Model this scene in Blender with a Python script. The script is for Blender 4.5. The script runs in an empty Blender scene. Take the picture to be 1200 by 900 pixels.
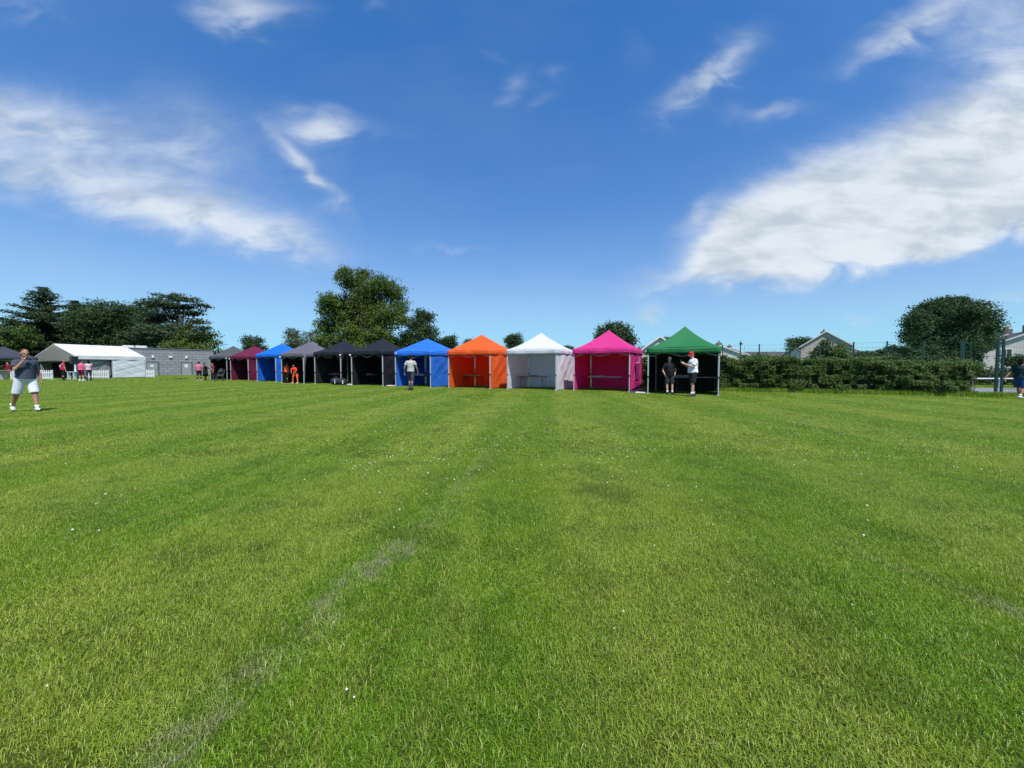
import bpy, math, random
import numpy as np
from mathutils import Vector, Matrix

# ------------------------------------------------------------------ camera, sky, sun, exposure
scene = bpy.context.scene
C = scene.collection
F = 451.0                      # focal length in pixels of the 1200 px wide photograph
HOR = 431.0
CAMH = 1.226
PITCH = math.atan((450 - HOR) / F)
cam = bpy.data.cameras.new('camera'); camo = bpy.data.objects.new('camera', cam); C.objects.link(camo)
cam.sensor_width = 36; cam.lens = F / 1200 * 36; cam.clip_start = 0.05; cam.clip_end = 3000
camo.location = (0, 0, CAMH); camo.rotation_euler = (math.radians(90) - PITCH, 0, 0)
scene.camera = camo
scene.view_settings.view_transform = 'Standard'; scene.view_settings.look = 'None'
scene.view_settings.gamma = 1; scene.view_settings.exposure = 0.45
scene.view_settings.use_curve_mapping = False

SUN_EL = math.radians(60); SUN_AZ = math.atan2(0.37, -0.93)
SKY_STRENGTH = 0.13
sd = Vector((math.sin(SUN_AZ) * math.cos(SUN_EL), math.cos(SUN_AZ) * math.cos(SUN_EL), math.sin(SUN_EL)))
sun = bpy.data.lights.new('sun', 'SUN'); suno = bpy.data.objects.new('sun', sun); C.objects.link(suno)
sun.energy = 3.9; sun.angle = math.radians(0.55); sun.color = (1.0, 0.955, 0.88)
suno.rotation_euler = sd.to_track_quat('Z', 'Y').to_euler()

def px_dir(px, py):
    x = (px - 600) / F; z = (450 - py) / F; y = 1.0
    c, s = math.cos(PITCH), math.sin(PITCH)
    return (x, y * c + z * s, -y * s + z * c)

def uv(px, py):
    d = px_dir(px, py)
    return d[0] / d[1], d[2] / d[1]

def ground_at(px, py, z=0.0):
    d = px_dir(px, py); t = (z - CAMH) / d[2]
    return (d[0] * t, d[1] * t)

def build_world():
    w = bpy.data.worlds.new('World'); scene.world = w; w.use_nodes = True
    nt = w.node_tree; N = nt.nodes; L = nt.links; N.clear()
    def put(v, sock):
        if isinstance(v, (int, float)): sock.default_value = v
        else: L.new(v, sock)
    def m(op, a, b=0.0, c=None, clamp=False):
        n = N.new('ShaderNodeMath'); n.operation = op; n.use_clamp = clamp
        put(a, n.inputs[0]); put(b, n.inputs[1])
        if c is not None: put(c, n.inputs[2])
        return n.outputs[0]
    sky = N.new('ShaderNodeTexSky'); sky.sky_type = 'NISHITA'; sky.sun_disc = False
    sky.sun_elevation = SUN_EL; sky.sun_rotation = SUN_AZ
    sky.air_density = 1.0; sky.dust_density = 0.0; sky.ozone_density = 3.2; sky.altitude = 100
    hs = N.new('ShaderNodeHueSaturation'); hs.inputs['Saturation'].default_value = 1.36; hs.inputs['Value'].default_value = 1.56
    hs.inputs['Hue'].default_value = 0.517
    L.new(sky.outputs[0], hs.inputs['Color']); gm = N.new('ShaderNodeGamma'); gm.inputs[1].default_value = .74; L.new(hs.outputs[0], gm.inputs[0])
    tc = N.new('ShaderNodeTexCoord'); sep = N.new('ShaderNodeSeparateXYZ'); L.new(tc.outputs['Generated'], sep.inputs[0])
    yy = m('MAXIMUM', sep.outputs[1], 0.05)
    U = m('DIVIDE', sep.outputs[0], yy); V = m('DIVIDE', sep.outputs[2], yy)
    comb = N.new('ShaderNodeCombineXYZ'); L.new(U, comb.inputs[0]); L.new(V, comb.inputs[1])
    def noise(scale, detail, rough, dist, sx=1, sy=1, rot=0, off=0):
        mp = N.new('ShaderNodeMapping'); mp.inputs['Scale'].default_value = (sx, sy, 1); mp.inputs['Rotation'].default_value = (0, 0, rot)
        mp.inputs['Location'].default_value = (off, off * .37, 0)
        L.new(comb.outputs[0], mp.inputs[0])
        n = N.new('ShaderNodeTexNoise'); n.inputs['Scale'].default_value = scale; n.inputs['Detail'].default_value = detail
        n.inputs['Roughness'].default_value = rough; n.inputs['Distortion'].default_value = dist
        L.new(mp.outputs[0], n.inputs['Vector']); return n.outputs[0]
    n1 = noise(2.3, 8, .50, .35, 1, 1.8, .25, 3.1)
    n2 = noise(6.5, 7, .52, .5, 1, 2.0, .3, 7.7)
    n3 = noise(1.7, 5, .5, .3, 1, 2.2, .2, 1.3); n5 = noise(3.2, 6, .55, .4, 1, 4.0, -.26, 4.4)
    n4 = noise(17, 6, .6, .6, 1, 2.2, .35, 2.2); NN = m('ADD', m('MULTIPLY_ADD', n1, .42, m('MULTIPLY', n2, .34)), m('MULTIPLY', n4, .24))
    # warp the outline of every cloud by noise
    wu = m('MULTIPLY_ADD', m('SUBTRACT', n1, .5), .26, U)
    wv = m('MULTIPLY_ADD', m('SUBTRACT', n2, .5), .13, V)
    blobs = [  # px, py, half width, half height, tilt (screen, down-right positive), density
        (175, 243, 190, 27, 13, .68), (60, 205, 120, 32, 12, .42), (300, 272, 75, 20, 20, .78), (215, 150, 62, 45, 40, .55),
        (15, 135, 90, 28, 10, .65), (110, 165, 110, 34, 22, .42), (293, 5, 52, 24, 5, .95), (385, 147, 42, 15, 5, .9), (350, 196, 42, 9, 48, .95),
        (20, 5, 70, 16, 0, .5), (590, 95, 16, 16, 0, .42), (637, 80, 14, 8, 0, .3), (562, 66, 10, 7, 0, .3), (635, 115, 14, 7, -30, .25),
        (812, 103, 52, 12, -24, .85), (868, 58, 34, 12, -42, .5), (918, 135, 28, 9, -22, .62), (870, 135, 22, 12, 0, .3), (740, 60, 24, 20, -40, .26),
        (150, 185, 230, 75, 12, .22), (350, 178, 62, 50, 30, .24), (1060, 170, 190, 80, -25, .22), (840, 90, 90, 40, -30, .20), (620, 100, 80, 36, 0, .16), (480, 150, 130, 20, 5, .14),
        (845, 283, 42, 22, -18, 1.3), (900, 268, 60, 34, -16, 1.5), (985, 252, 85, 42, -16, 1.5), (1080, 224, 85, 46, -20, 1.5), (1170, 205, 80, 50, -20, 1.5), (1240, 190, 80, 56, -20, 1.4),
        (900, 305, 70, 16, -2, 1.1), (1000, 295, 90, 16, -6, 1.1), (1110, 275, 90, 16, -8, 1.1), (812, 248, 26, 10, -35, .6),
        (1075, 14, 62, 20, -30, .9), (1020, 45, 42, 12, -32, .6), (1165, 30, 75, 42, -28, .95), (1205, 95, 60, 40, -30, .75),
        (1130, 125, 70, 22, -30, .42), (1010, 175, 110, 22, -28, .36), (920, 210, 60, 14, -25, .28),
        (785, 328, 62, 12, -7, .6), (754, 364, 20, 10, 0, .85), (530, 292, 46, 5, 5, .38), (1015, 372, 30, 8, 0, .5), (1190, 345, 34, 12, -8, .5),
        (377, 243, 20, 10, -15, .35), (440, 5, 18, 16, 0, .35)]
    S = None
    for (px, py, a, b, tilt, amp) in blobs:
        u0, v0 = uv(px, py); t = math.radians(tilt); ct, st = math.cos(t), math.sin(t); A = a / F; B = b / F
        du = m('SUBTRACT', wu, u0); dv = m('SUBTRACT', v0, wv)       # dv positive = down
        p = m('MULTIPLY_ADD', du, ct / A, m('MULTIPLY', dv, st / A))
        q = m('MULTIPLY_ADD', du, -st / B, m('MULTIPLY', dv, ct / B))
        r2 = m('MULTIPLY_ADD', p, p, m('MULTIPLY', q, q))
        e = m('MULTIPLY', m('EXPONENT', m('MULTIPLY', r2, -.75)), amp)
        S = e if S is None else m('ADD', S, e)
    front = N.new('ShaderNodeMapRange'); front.interpolation_type = 'SMOOTHSTEP'
    L.new(sep.outputs[1], front.inputs[0]); front.inputs[1].default_value = .08; front.inputs[2].default_value = .2
    D = m('MULTIPLY', m('MULTIPLY', S, m('MULTIPLY_ADD', NN, 2.2, -.12)), front.outputs[0])
    mr = N.new('ShaderNodeMapRange'); mr.interpolation_type = 'SMOOTHSTEP'; L.new(D, mr.inputs[0])
    mr.inputs[1].default_value = .02; mr.inputs[2].default_value = 1.85; mr.inputs[4].default_value = .95
    # very thin veil spread over the whole sky
    veil = m('MULTIPLY', m('SUBTRACT', n3, .42, clamp=True), .12)
    al = m('MAXIMUM', mr.outputs[0], m('MULTIPLY', veil, front.outputs[0]))
    sh = N.new('ShaderNodeMapRange'); sh.interpolation_type = 'SMOOTHSTEP'
    L.new(m('ADD', m('MULTIPLY', n5, .62), m('MULTIPLY', n2, .38)), sh.inputs[0])
    sh.inputs[1].default_value = .38; sh.inputs[2].default_value = .58
    cc = N.new('ShaderNodeMix'); cc.data_type = 'RGBA'; L.new(sh.outputs[0], cc.inputs[0])
    k = 1 / SKY_STRENGTH
    cc.inputs[6].default_value = (.41 * k, .465 * k, .52 * k, 1); cc.inputs[7].default_value = (.59 * k, .635 * k, .68 * k, 1)
    mix = N.new('ShaderNodeMix'); mix.data_type = 'RGBA'; L.new(al, mix.inputs[0]); ss = N.new('ShaderNodeSeparateColor'); L.new(gm.outputs[0], ss.inputs[0]); sc = N.new('ShaderNodeCombineColor')
    for i_, cap in enumerate((.26, .55, .88)):          # the clear air near the horizon saturates softly, as in the photograph
        c_ = m('DIVIDE', ss.outputs[i_], cap * k)
        L.new(m('MULTIPLY', m('DIVIDE', c_, m('POWER', m('ADD', m('POWER', c_, 4.0), 1.0), .25)), cap * k), sc.inputs[i_])
    L.new(sc.outputs[0], mix.inputs[6]); L.new(cc.outputs[2], mix.inputs[7])
    bg = N.new('ShaderNodeBackground'); bg.inputs[1].default_value = SKY_STRENGTH; L.new(mix.outputs[2], bg.inputs[0])
    out = N.new('ShaderNodeOutputWorld'); L.new(bg.outputs[0], out.inputs[0])
build_world()

# ------------------------------------------------------------------ helpers
rnd = random.Random(7)
nr = np.random.default_rng(11)

def tag(o, label=None, cat=None, group=None, kind=None):
    if label: o['label'] = label
    if cat: o['category'] = cat
    if group: o['group'] = group
    if kind: o['kind'] = kind
    return o

def thing(name, label, cat, loc=(0, 0, 0), rotz=0.0, group=None):
    o = bpy.data.objects.new(name, None); C.objects.link(o)
    o.location = loc if len(loc) == 3 else (loc[0], loc[1], 0); o.rotation_euler = (0, 0, rotz); o.empty_display_size = .2
    return tag(o, label, cat, group)

class MB:
    """collects simple shapes and links them as one mesh object"""
    def __init__(s): s.v = []; s.f = []
    def add(s, vs, fs):
        b = len(s.v); s.v += [tuple(p) for p in vs]; s.f += [tuple(i + b for i in f) for f in fs]; return s
    def box(s, c, d, rz=0.0, tilt=None):
        hx, hy, hz = d[0] / 2, d[1] / 2, d[2] / 2
        vs = [Vector((x * hx, y * hy, z * hz)) for z in (-1, 1) for y in (-1, 1) for x in (-1, 1)]
        M = Matrix.Rotation(rz, 3, 'Z')
        if tilt: M = M @ Matrix.Rotation(tilt[1], 3, tilt[0])
        vs = [M @ p + Vector(c) for p in vs]
        return s.add(vs, [(0, 2, 3, 1), (4, 5, 7, 6), (0, 1, 5, 4), (2, 6, 7, 3), (0, 4, 6, 2), (1, 3, 7, 5)])
    def bar(s, a, b, w, t):
        a = Vector(a); b = Vector(b); d = (b - a).normalized()
        up = Vector((0, 0, 1)) if abs(d.z) < .95 else Vector((0, 1, 0))
        x = d.cross(up).normalized() * w / 2; y = d.cross(x).normalized() * t / 2
        vs = [p + i * x + j * y for p in (a, b) for (i, j) in ((-1, -1), (1, -1), (1, 1), (-1, 1))]
        return s.add(vs, [(0, 1, 2, 3), (7, 6, 5, 4), (0, 4, 5, 1), (1, 5, 6, 2), (2, 6, 7, 3), (3, 7, 4, 0)])
    def tube(s, pts, rs, n=8, cap=True, round_ends=False, sx=1.0):
        pts = [Vector(p) for p in pts]
        if isinstance(rs, (int, float)): rs = [rs] * len(pts)
        rs = list(rs)
        if round_ends:
            d0 = (pts[0] - pts[1]).normalized(); d1 = (pts[-1] - pts[-2]).normalized()
            r0, r1 = rs[0], rs[-1]
            pre = [(pts[0] + d0 * r0 * math.sin(a), r0 * math.cos(a)) for a in (1.45, 1.0, .5)]
            post = [(pts[-1] + d1 * r1 * math.sin(a), r1 * math.cos(a)) for a in (.5, 1.0, 1.45)]
            pts = [p for p, _ in pre] + pts + [p for p, _ in post]; rs = [r for _, r in pre] + rs + [r for _, r in post]
        vs = []; prev = None
        for i, p in enumerate(pts):
            d = (pts[min(i + 1, len(pts) - 1)] - pts[max(i - 1, 0)]).normalized()
            if prev is None:
                ref = Vector((0, 1, 0)) if abs(d.y) < .9 else Vector((1, 0, 0))
                x = ref.cross(d).normalized()
            else:
                x = (prev - d * prev.dot(d)).normalized()
            prev = x; y = d.cross(x)
            for k in range(n):
                a = 2 * math.pi * k / n
                vs.append(p + (x * math.cos(a) * sx + y * math.sin(a)) * rs[i])
        fs = []
        for i in range(len(pts) - 1):
            for k in range(n):
                fs.append((i * n + k, i * n + (k + 1) % n, (i + 1) * n + (k + 1) % n, (i + 1) * n + k))
        if cap: fs += [tuple(range(n))[::-1], tuple(range((len(pts) - 1) * n, len(pts) * n))]
        return s.add(vs, fs)
    def ell(s, c, r, n=12, m=8, M=None):
        c = Vector(c); vs = []; fs = []
        for j in range(m + 1):
            ph = math.pi * j / m
            for k in range(n):
                a = 2 * math.pi * k / n
                p = Vector((r[0] * math.sin(ph) * math.cos(a), r[1] * math.sin(ph) * math.sin(a), r[2] * math.cos(ph)))
                if M: p = M @ p
                vs.append(c + p)
        for j in range(m):
            for k in range(n):
                fs.append((j * n + k, (j + 1) * n + k, (j + 1) * n + (k + 1) % n, j * n + (k + 1) % n))
        return s.add(vs, fs)
    def prism(s, pts2, y0, y1, plane='XZ'):
        n = len(pts2)
        f = {'XZ': lambda p, t: (p[0], t, p[1]), 'XY': lambda p, t: (p[0], p[1], t), 'YZ': lambda p, t: (t, p[0], p[1])}[plane]
        vs = [f(p, y0) for p in pts2] + [f(p, y1) for p in pts2]
        fs = [tuple(range(n)), tuple(range(2 * n - 1, n - 1, -1))] + [(i, i + n, (i + 1) % n + n, (i + 1) % n) for i in range(n)]
        return s.add(vs, fs)
    def sheet(s, fn, nu, nv, thick=0.0):
        """fn(a,b) -> point, a,b in 0..1; with a real thickness when asked"""
        def pts(): return [Vector(fn(i / nu, j / nv)) for j in range(nv + 1) for i in range(nu + 1)]
        P = pts(); w = nu + 1
        fs = [(j * w + i, j * w + i + 1, (j + 1) * w + i + 1, (j + 1) * w + i) for j in range(nv) for i in range(nu)]
        return s.add(P, fs)
    def build(s, name, mat, parent=None, smooth=False, bevel=0, solid=0):
        me = bpy.data.meshes.new(name); me.from_pydata(s.v, [], s.f); me.update()
        if mat: me.materials.append(mat)
        if smooth: me.polygons.foreach_set('use_smooth', [True] * len(me.polygons))
        o = bpy.data.objects.new(name, me); C.objects.link(o); o.parent = parent
        if solid:
            mo = o.modifiers.new('solid', 'SOLIDIFY'); mo.thickness = solid; mo.offset = 0
        if bevel:
            mo = o.modifiers.new('bevel', 'BEVEL'); mo.width = bevel; mo.segments = 2; mo.limit_method = 'ANGLE'
        return o

def fix_normals(me):
    import bmesh
    bm = bmesh.new(); bm.from_mesh(me); bmesh.ops.recalc_face_normals(bm, faces=bm.faces); bm.to_mesh(me); bm.free()

def np_mesh(name, V, Fq, mat, parent=None, smooth=False, attr=None):
    """V (n,3); Fq (m,4) or (m,3)"""
    me = bpy.data.meshes.new(name); k = Fq.shape[1]
    me.vertices.add(len(V)); me.vertices.foreach_set('co', V.astype(np.float32).ravel())
    me.loops.add(Fq.size); me.loops.foreach_set('vertex_index', Fq.astype(np.int32).ravel())
    me.polygons.add(len(Fq)); me.polygons.foreach_set('loop_start', np.arange(0, Fq.size, k, dtype=np.int32))
    me.polygons.foreach_set('loop_total', np.full(len(Fq), k, dtype=np.int32))
    me.update(calc_edges=True); me.validate()
    if attr is not None:
        a = me.attributes.new('tone', 'FLOAT', 'POINT'); a.data.foreach_set('value', attr.astype(np.float32))
    if mat: me.materials.append(mat)
    if smooth: me.polygons.foreach_set('use_smooth', [True] * len(me.polygons))
    o = bpy.data.objects.new(name, me); C.objects.link(o); o.parent = parent
    return o

# ------------------------------------------------------------------ materials
MATS = {}
def mat(name, col, rough=.7, metal=0.0, var=.12, scale=6.0, bump=0.0, bscale=40.0, spec=.5, trans=0.0, stain=None, stain_scale=1.2, transcol=None):
    if name in MATS: return MATS[name]
    M = bpy.data.materials.new(name); M.use_nodes = True; MATS[name] = M
    nt = M.node_tree; N = nt.nodes; L = nt.links; b = N['Principled BSDF']
    b.inputs['Roughness'].default_value = rough; b.inputs['Metallic'].default_value = metal; b.inputs['Specular IOR Level'].default_value = spec
    tc = N.new('ShaderNodeTexCoord')
    n = N.new('ShaderNodeTexNoise'); n.inputs['Scale'].default_value = scale; n.inputs['Detail'].default_value = 5; L.new(tc.outputs['Object'], n.inputs['Vector'])
    mx = N.new('ShaderNodeMix'); mx.data_type = 'RGBA'; L.new(n.outputs[0], mx.inputs[0])
    mx.inputs[6].default_value = tuple(c * (1 - var) for c in col[:3]) + (1,); mx.inputs[7].default_value = tuple(min(1, c * (1 + var)) for c in col[:3]) + (1,)
    colout = mx.outputs[2]
    if stain:
        n2 = N.new('ShaderNodeTexNoise'); n2.inputs['Scale'].default_value = stain_scale; n2.inputs['Detail'].default_value = 8; n2.inputs['Roughness'].default_value = .65
        L.new(tc.outputs['Object'], n2.inputs['Vector'])
        r = N.new('ShaderNodeMapRange'); r.inputs[1].default_value = .48; r.inputs[2].default_value = .72; r.inputs[4].default_value = .7; L.new(n2.outputs[0], r.inputs[0])
        m2 = N.new('ShaderNodeMix'); m2.data_type = 'RGBA'; L.new(r.outputs[0], m2.inputs[0]); L.new(colout, m2.inputs[6]); m2.inputs[7].default_value = tuple(stain) + (1,)
        colout = m2.outputs[2]
    L.new(colout, b.inputs['Base Color'])
    if bump:
        n3 = N.new('ShaderNodeTexNoise'); n3.inputs['Scale'].default_value = bscale; n3.inputs['Detail'].default_value = 6; L.new(tc.outputs['Object'], n3.inputs['Vector'])
        bp = N.new('ShaderNodeBump'); bp.inputs['Strength'].default_value = bump; bp.inputs['Distance'].default_value = .02; L.new(n3.outputs[0], bp.inputs['Height']); L.new(bp.outputs[0], b.inputs['Normal'])
    if trans:
        t = N.new('ShaderNodeBsdfTranslucent')
        if transcol: t.inputs[0].default_value = tuple(transcol) + (1,)
        else: L.new(colout, t.inputs[0])
        ms = N.new('ShaderNodeMixShader'); ms.inputs[0].default_value = trans
        L.new(b.outputs[0], ms.inputs[1]); L.new(t.outputs[0], ms.inputs[2]); L.new(ms.outputs[0], N['Material Output'].inputs[0])
    return M

def fabric(name, col, trans=.3, rough=.62, tc=None):
    return mat(name, col, rough=rough, var=.07, scale=2.5, bump=.7, bscale=3.4, trans=trans, spec=.35, transcol=tc)

def grass_material(name, blade):
    M = bpy.data.materials.new(name); M.use_nodes = True
    nt = M.node_tree; N = nt.nodes; L = nt.links; b = N['Principled BSDF']
    def m(op, a, c=0.0, d=None, clamp=False):
        n = N.new('ShaderNodeMath'); n.operation = op; n.use_clamp = clamp
        for i, v in enumerate((a, c, d)):
            if v is None: continue
            if isinstance(v, (int, float)): n.inputs[i].default_value = v
            else: L.new(v, n.inputs[i])
        return n.outputs[0]
    geo = N.new('ShaderNodeNewGeometry'); P = geo.outputs['Position']
    sep = N.new('ShaderNodeSeparateXYZ'); L.new(P, sep.inputs[0]); X, Y = sep.outputs[0], sep.outputs[1]
    def noise(scale, detail=4, rough=.5, sx=1, sy=1, rot=0):
        mp = N.new('ShaderNodeMapping'); mp.inputs['Scale'].default_value = (sx, sy, 1); mp.inputs['Rotation'].default_value = (0, 0, rot); L.new(P, mp.inputs[0])
        n = N.new('ShaderNodeTexNoise'); n.inputs['Scale'].default_value = scale; n.inputs['Detail'].default_value = detail; n.inputs['Roughness'].default_value = rough
        L.new(mp.outputs[0], n.inputs['Vector']); return n.outputs[0]
    def mr(v, a, b_, lo=0.0, hi=1.0):
        n = N.new('ShaderNodeMapRange'); n.interpolation_type = 'SMOOTHSTEP'; L.new(v, n.inputs[0])
        n.inputs[1].default_value = a; n.inputs[2].default_value = b_; n.inputs[3].default_value = lo; n.inputs[4].default_value = hi; return n.outputs[0]
    def mix(f, a, c):
        n = N.new('ShaderNodeMix'); n.data_type = 'RGBA'
        if isinstance(f, (int, float)): n.inputs[0].default_value = f
        else: L.new(f, n.inputs[0])
        for i, v in ((6, a), (7, c)):
            if isinstance(v, tuple): n.inputs[i].default_value = v + (1,)
            else: L.new(v, n.inputs[i])
        return n.outputs[2]
    big = noise(.35, 4, .55); mid = noise(1.7, 5, .6); fine = noise(9, 4, .6); mid2 = noise(2.6, 3, .5)
    streak = noise(1.1, 5, .6, 2.6, .16, -.12)
    # mower passes: slightly lighter and darker lanes running away from the viewer
    lane = m('MULTIPLY_ADD', Y, -.11, m('ADD', X, m('MULTIPLY', m('SUBTRACT', mid, .5), .45)))
    stripe = mr(m('SINE', m('MULTIPLY', lane, 2.35)), -.45, .55)
    lush, dull, pale, dark = (.165, .315, .009), (.225, .345, .014), (.43, .48, .075), (.080, .165, .008)
    col = mix(mr(big, .38, .64), lush, dull)
    col = mix(m('MULTIPLY', stripe, .34), col, pale)
    col = mix(m('MULTIPLY', mr(streak, .48, .70), .36), col, pale)
    col = mix(m('MULTIPLY', mr(mid, .36, .52, 1.0, 0.0), .42), col, dark)
    col = mix(mr(fine, .50, .70, 0.0, .30), col, pale); col = mix(mr(fine, .30, .45, .38, 0.0), col, dark)
    # an old, worn pitch line in the near left and its pair at right
    def line(x0, y0, x1, y1, w, amt, wob=.22):
        dx, dy = x1 - x0, y1 - y0; ln = math.hypot(dx, dy); dx /= ln; dy /= ln
        px_ = m('SUBTRACT', X, x0); py_ = m('SUBTRACT', Y, y0)
        al = m('MULTIPLY_ADD', px_, dx, m('MULTIPLY', py_, dy))
        ac = m('ABSOLUTE', m('ADD', m('MULTIPLY_ADD', px_, dy, m('MULTIPLY', py_, -dx)), m('MULTIPLY', m('SUBTRACT', mid, .5), wob)))
        inside = m('MULTIPLY', mr(al, -.1, .15), mr(al, ln - .5, ln + .2, 1.0, 0.0))
        return m('MULTIPLY', m('MULTIPLY', mr(ac, w * .2, w, 1.0, 0.0), inside), m('MULTIPLY', mr(fine, .40, .62, amt * .1, amt), mr(mid2, .42, .56, .12, 1.0)))
    dead = (.40, .37, .23)
    col = mix(line(-1.15, 1.0, -.62, 3.1, .18, .78), col, dead)
    col = mix(line(-.62, 3.1, -.1, 7.5, .16, .35), col, dead)
    col = mix(line(2.66, 1.5, 2.25, 2.7, .12, .7), col, dead)
    # darker round spot in the grass
    dx = m('SUBTRACT', X, .96); dy = m('SUBTRACT', Y, 3.75)
    rr = m('SQRT', m('MULTIPLY_ADD', dx, dx, m('MULTIPLY', dy, dy)))
    col = mix(m('MULTIPLY', mr(m('ADD', rr, m('MULTIPLY', m('SUBTRACT', mid, .5), .4)), .08, .34, 1.0, 0.0), .35), col, (.060, .120, .014))
    if blade:
        at = N.new('ShaderNodeAttribute'); at.attribute_name = 'tone'; t = at.outputs['Fac']
        col = mix(mr(t, .86, .99), col, (.36, .40, .13))
        hv = N.new('ShaderNodeHueSaturation'); L.new(col, hv.inputs['Color']); L.new(m('MULTIPLY_ADD', t, .75, .72), hv.inputs['Value']); hv.inputs['Saturation'].default_value = 1.0
        L.new(m('MULTIPLY_ADD', m('FRACT', m('MULTIPLY', t, 7.13)), -.03, .516), hv.inputs['Hue'])
        col = hv.outputs[0]
        b.inputs['Roughness'].default_value = .42; b.inputs['Specular IOR Level'].default_value = .4
        L.new(col, b.inputs['Base Color'])
        tr = N.new('ShaderNodeBsdfTranslucent'); L.new(col, tr.inputs[0]); ms = N.new('ShaderNodeMixShader'); ms.inputs[0].default_value = .35
        L.new(b.outputs[0], ms.inputs[1]); L.new(tr.outputs[0], ms.inputs[2]); L.new(ms.outputs[0], N['Material Output'].inputs[0])
    else:
        f2 = noise(60, 5, .7)
        col = mix(mr(f2, .28, .58, .5, .95), col, (.045, .062, .012))
        L.new(col, b.inputs['Base Color']); b.inputs['Roughness'].default_value = .95; b.inputs['Specular IOR Level'].default_value = .05
        bp = N.new('ShaderNodeBump'); bp.inputs['Strength'].default_value = .8; bp.inputs['Distance'].default_value = .03; L.new(f2, bp.inputs['Height']); L.new(bp.outputs[0], b.inputs['Normal'])
    return M

def leaf_material(name, c0, c1, scale=.6, trans=.3):
    M = bpy.data.materials.new(name); M.use_nodes = True; MATS[name] = M
    nt = M.node_tree; N = nt.nodes; L = nt.links; b = N['Principled BSDF']
    at = N.new('ShaderNodeAttribute'); at.attribute_name = 'tone'
    tc = N.new('ShaderNodeTexCoord'); n = N.new('ShaderNodeTexNoise'); n.inputs['Scale'].default_value = scale; n.inputs['Detail'].default_value = 3; L.new(tc.outputs['Object'], n.inputs['Vector'])
    a = N.new('ShaderNodeMath'); a.operation = 'MULTIPLY_ADD'; L.new(at.outputs['Fac'], a.inputs[0]); a.inputs[1].default_value = .55; 
    s = N.new('ShaderNodeMath'); s.operation = 'MULTIPLY'; L.new(n.outputs[0], s.inputs[0]); s.inputs[1].default_value = .6; L.new(s.outputs[0], a.inputs[2])
    mx = N.new('ShaderNodeMix'); mx.data_type = 'RGBA'; L.new(a.outputs[0], mx.inputs[0]); mx.inputs[6].default_value = tuple(c0) + (1,); mx.inputs[7].default_value = tuple(c1) + (1,)
    L.new(mx.outputs[2], b.inputs['Base Color']); b.inputs['Roughness'].default_value = .6; b.inputs['Specular IOR Level'].default_value = .25
    tr = N.new('ShaderNodeBsdfTranslucent'); L.new(mx.outputs[2], tr.inputs[0]); ms = N.new('ShaderNodeMixShader'); ms.inputs[0].default_value = trans
    L.new(b.outputs[0], ms.inputs[1]); L.new(tr.outputs[0], ms.inputs[2]); L.new(ms.outputs[0], N['Material Output'].inputs[0])
    return M

BARK = mat('bark', (.085, .065, .045), rough=.95, var=.3, scale=5, bump=.6, bscale=12)
L_OAK = leaf_material('leaves_oak', (0.047, 0.093, 0.016), (0.132, 0.194, 0.031))
L_DARK = leaf_material('leaves_dark', (0.024, 0.056, 0.021), (0.071, 0.117, 0.035))
L_CON = leaf_material('needles', (0.027, 0.057, 0.027), (0.071, 0.107, 0.040), trans=.15)
L_GREY = leaf_material('leaves_grey', (0.066, 0.096, 0.048), (0.138, 0.174, 0.090))  # plain greyish green leaves
L_ROUND = leaf_material('leaves_round', (0.023, 0.056, 0.020), (0.063, 0.117, 0.037))
L_HEDGE = leaf_material('leaves_hedge', (0.033, 0.077, 0.018), (0.138, 0.212, 0.048), scale=1.6)
L_HEDGE2 = leaf_material('leaves_hedge_dry', (0.072, 0.078, 0.026), (0.169, 0.156, 0.065), scale=1.6)
STEEL = mat('painted_steel', (.62, .64, .66), rough=.4, metal=.25, var=.08)
WHITE_PL = mat('white_plastic', (.78, .79, .78), rough=.4, var=.04)
BLACK_PL = mat('black_plastic', (.018, .018, .020), rough=.5, var=.2)
GREEN_ST = mat('green_steel', (.008, .048, .036), rough=.45, var=.15)
WOOD = mat('table_wood', (.36, .25, .17), rough=.55, var=.2, scale=9)
GREYTOP = mat('table_grey', (.48, .44, .44), rough=.5, var=.1, scale=9)
DARKMETAL = mat('dark_metal', (.10, .09, .09), rough=.5, metal=.4)

# ------------------------------------------------------------------ the ground and the grass
def ground():
    n = 60; R = 900.0
    def fn(a, b):
        x = (a * 2 - 1); y = (b * 2 - 1)
        return (R * x * abs(x) ** 1.5, R * y * abs(y) ** 1.5 + 20, 0)
    o = MB().sheet(fn, n, n).build('ground', grass_material('lawn_soil', False)); tag(o, kind='structure')
ground()
GRASS = grass_material('grass_blades', True)

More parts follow.
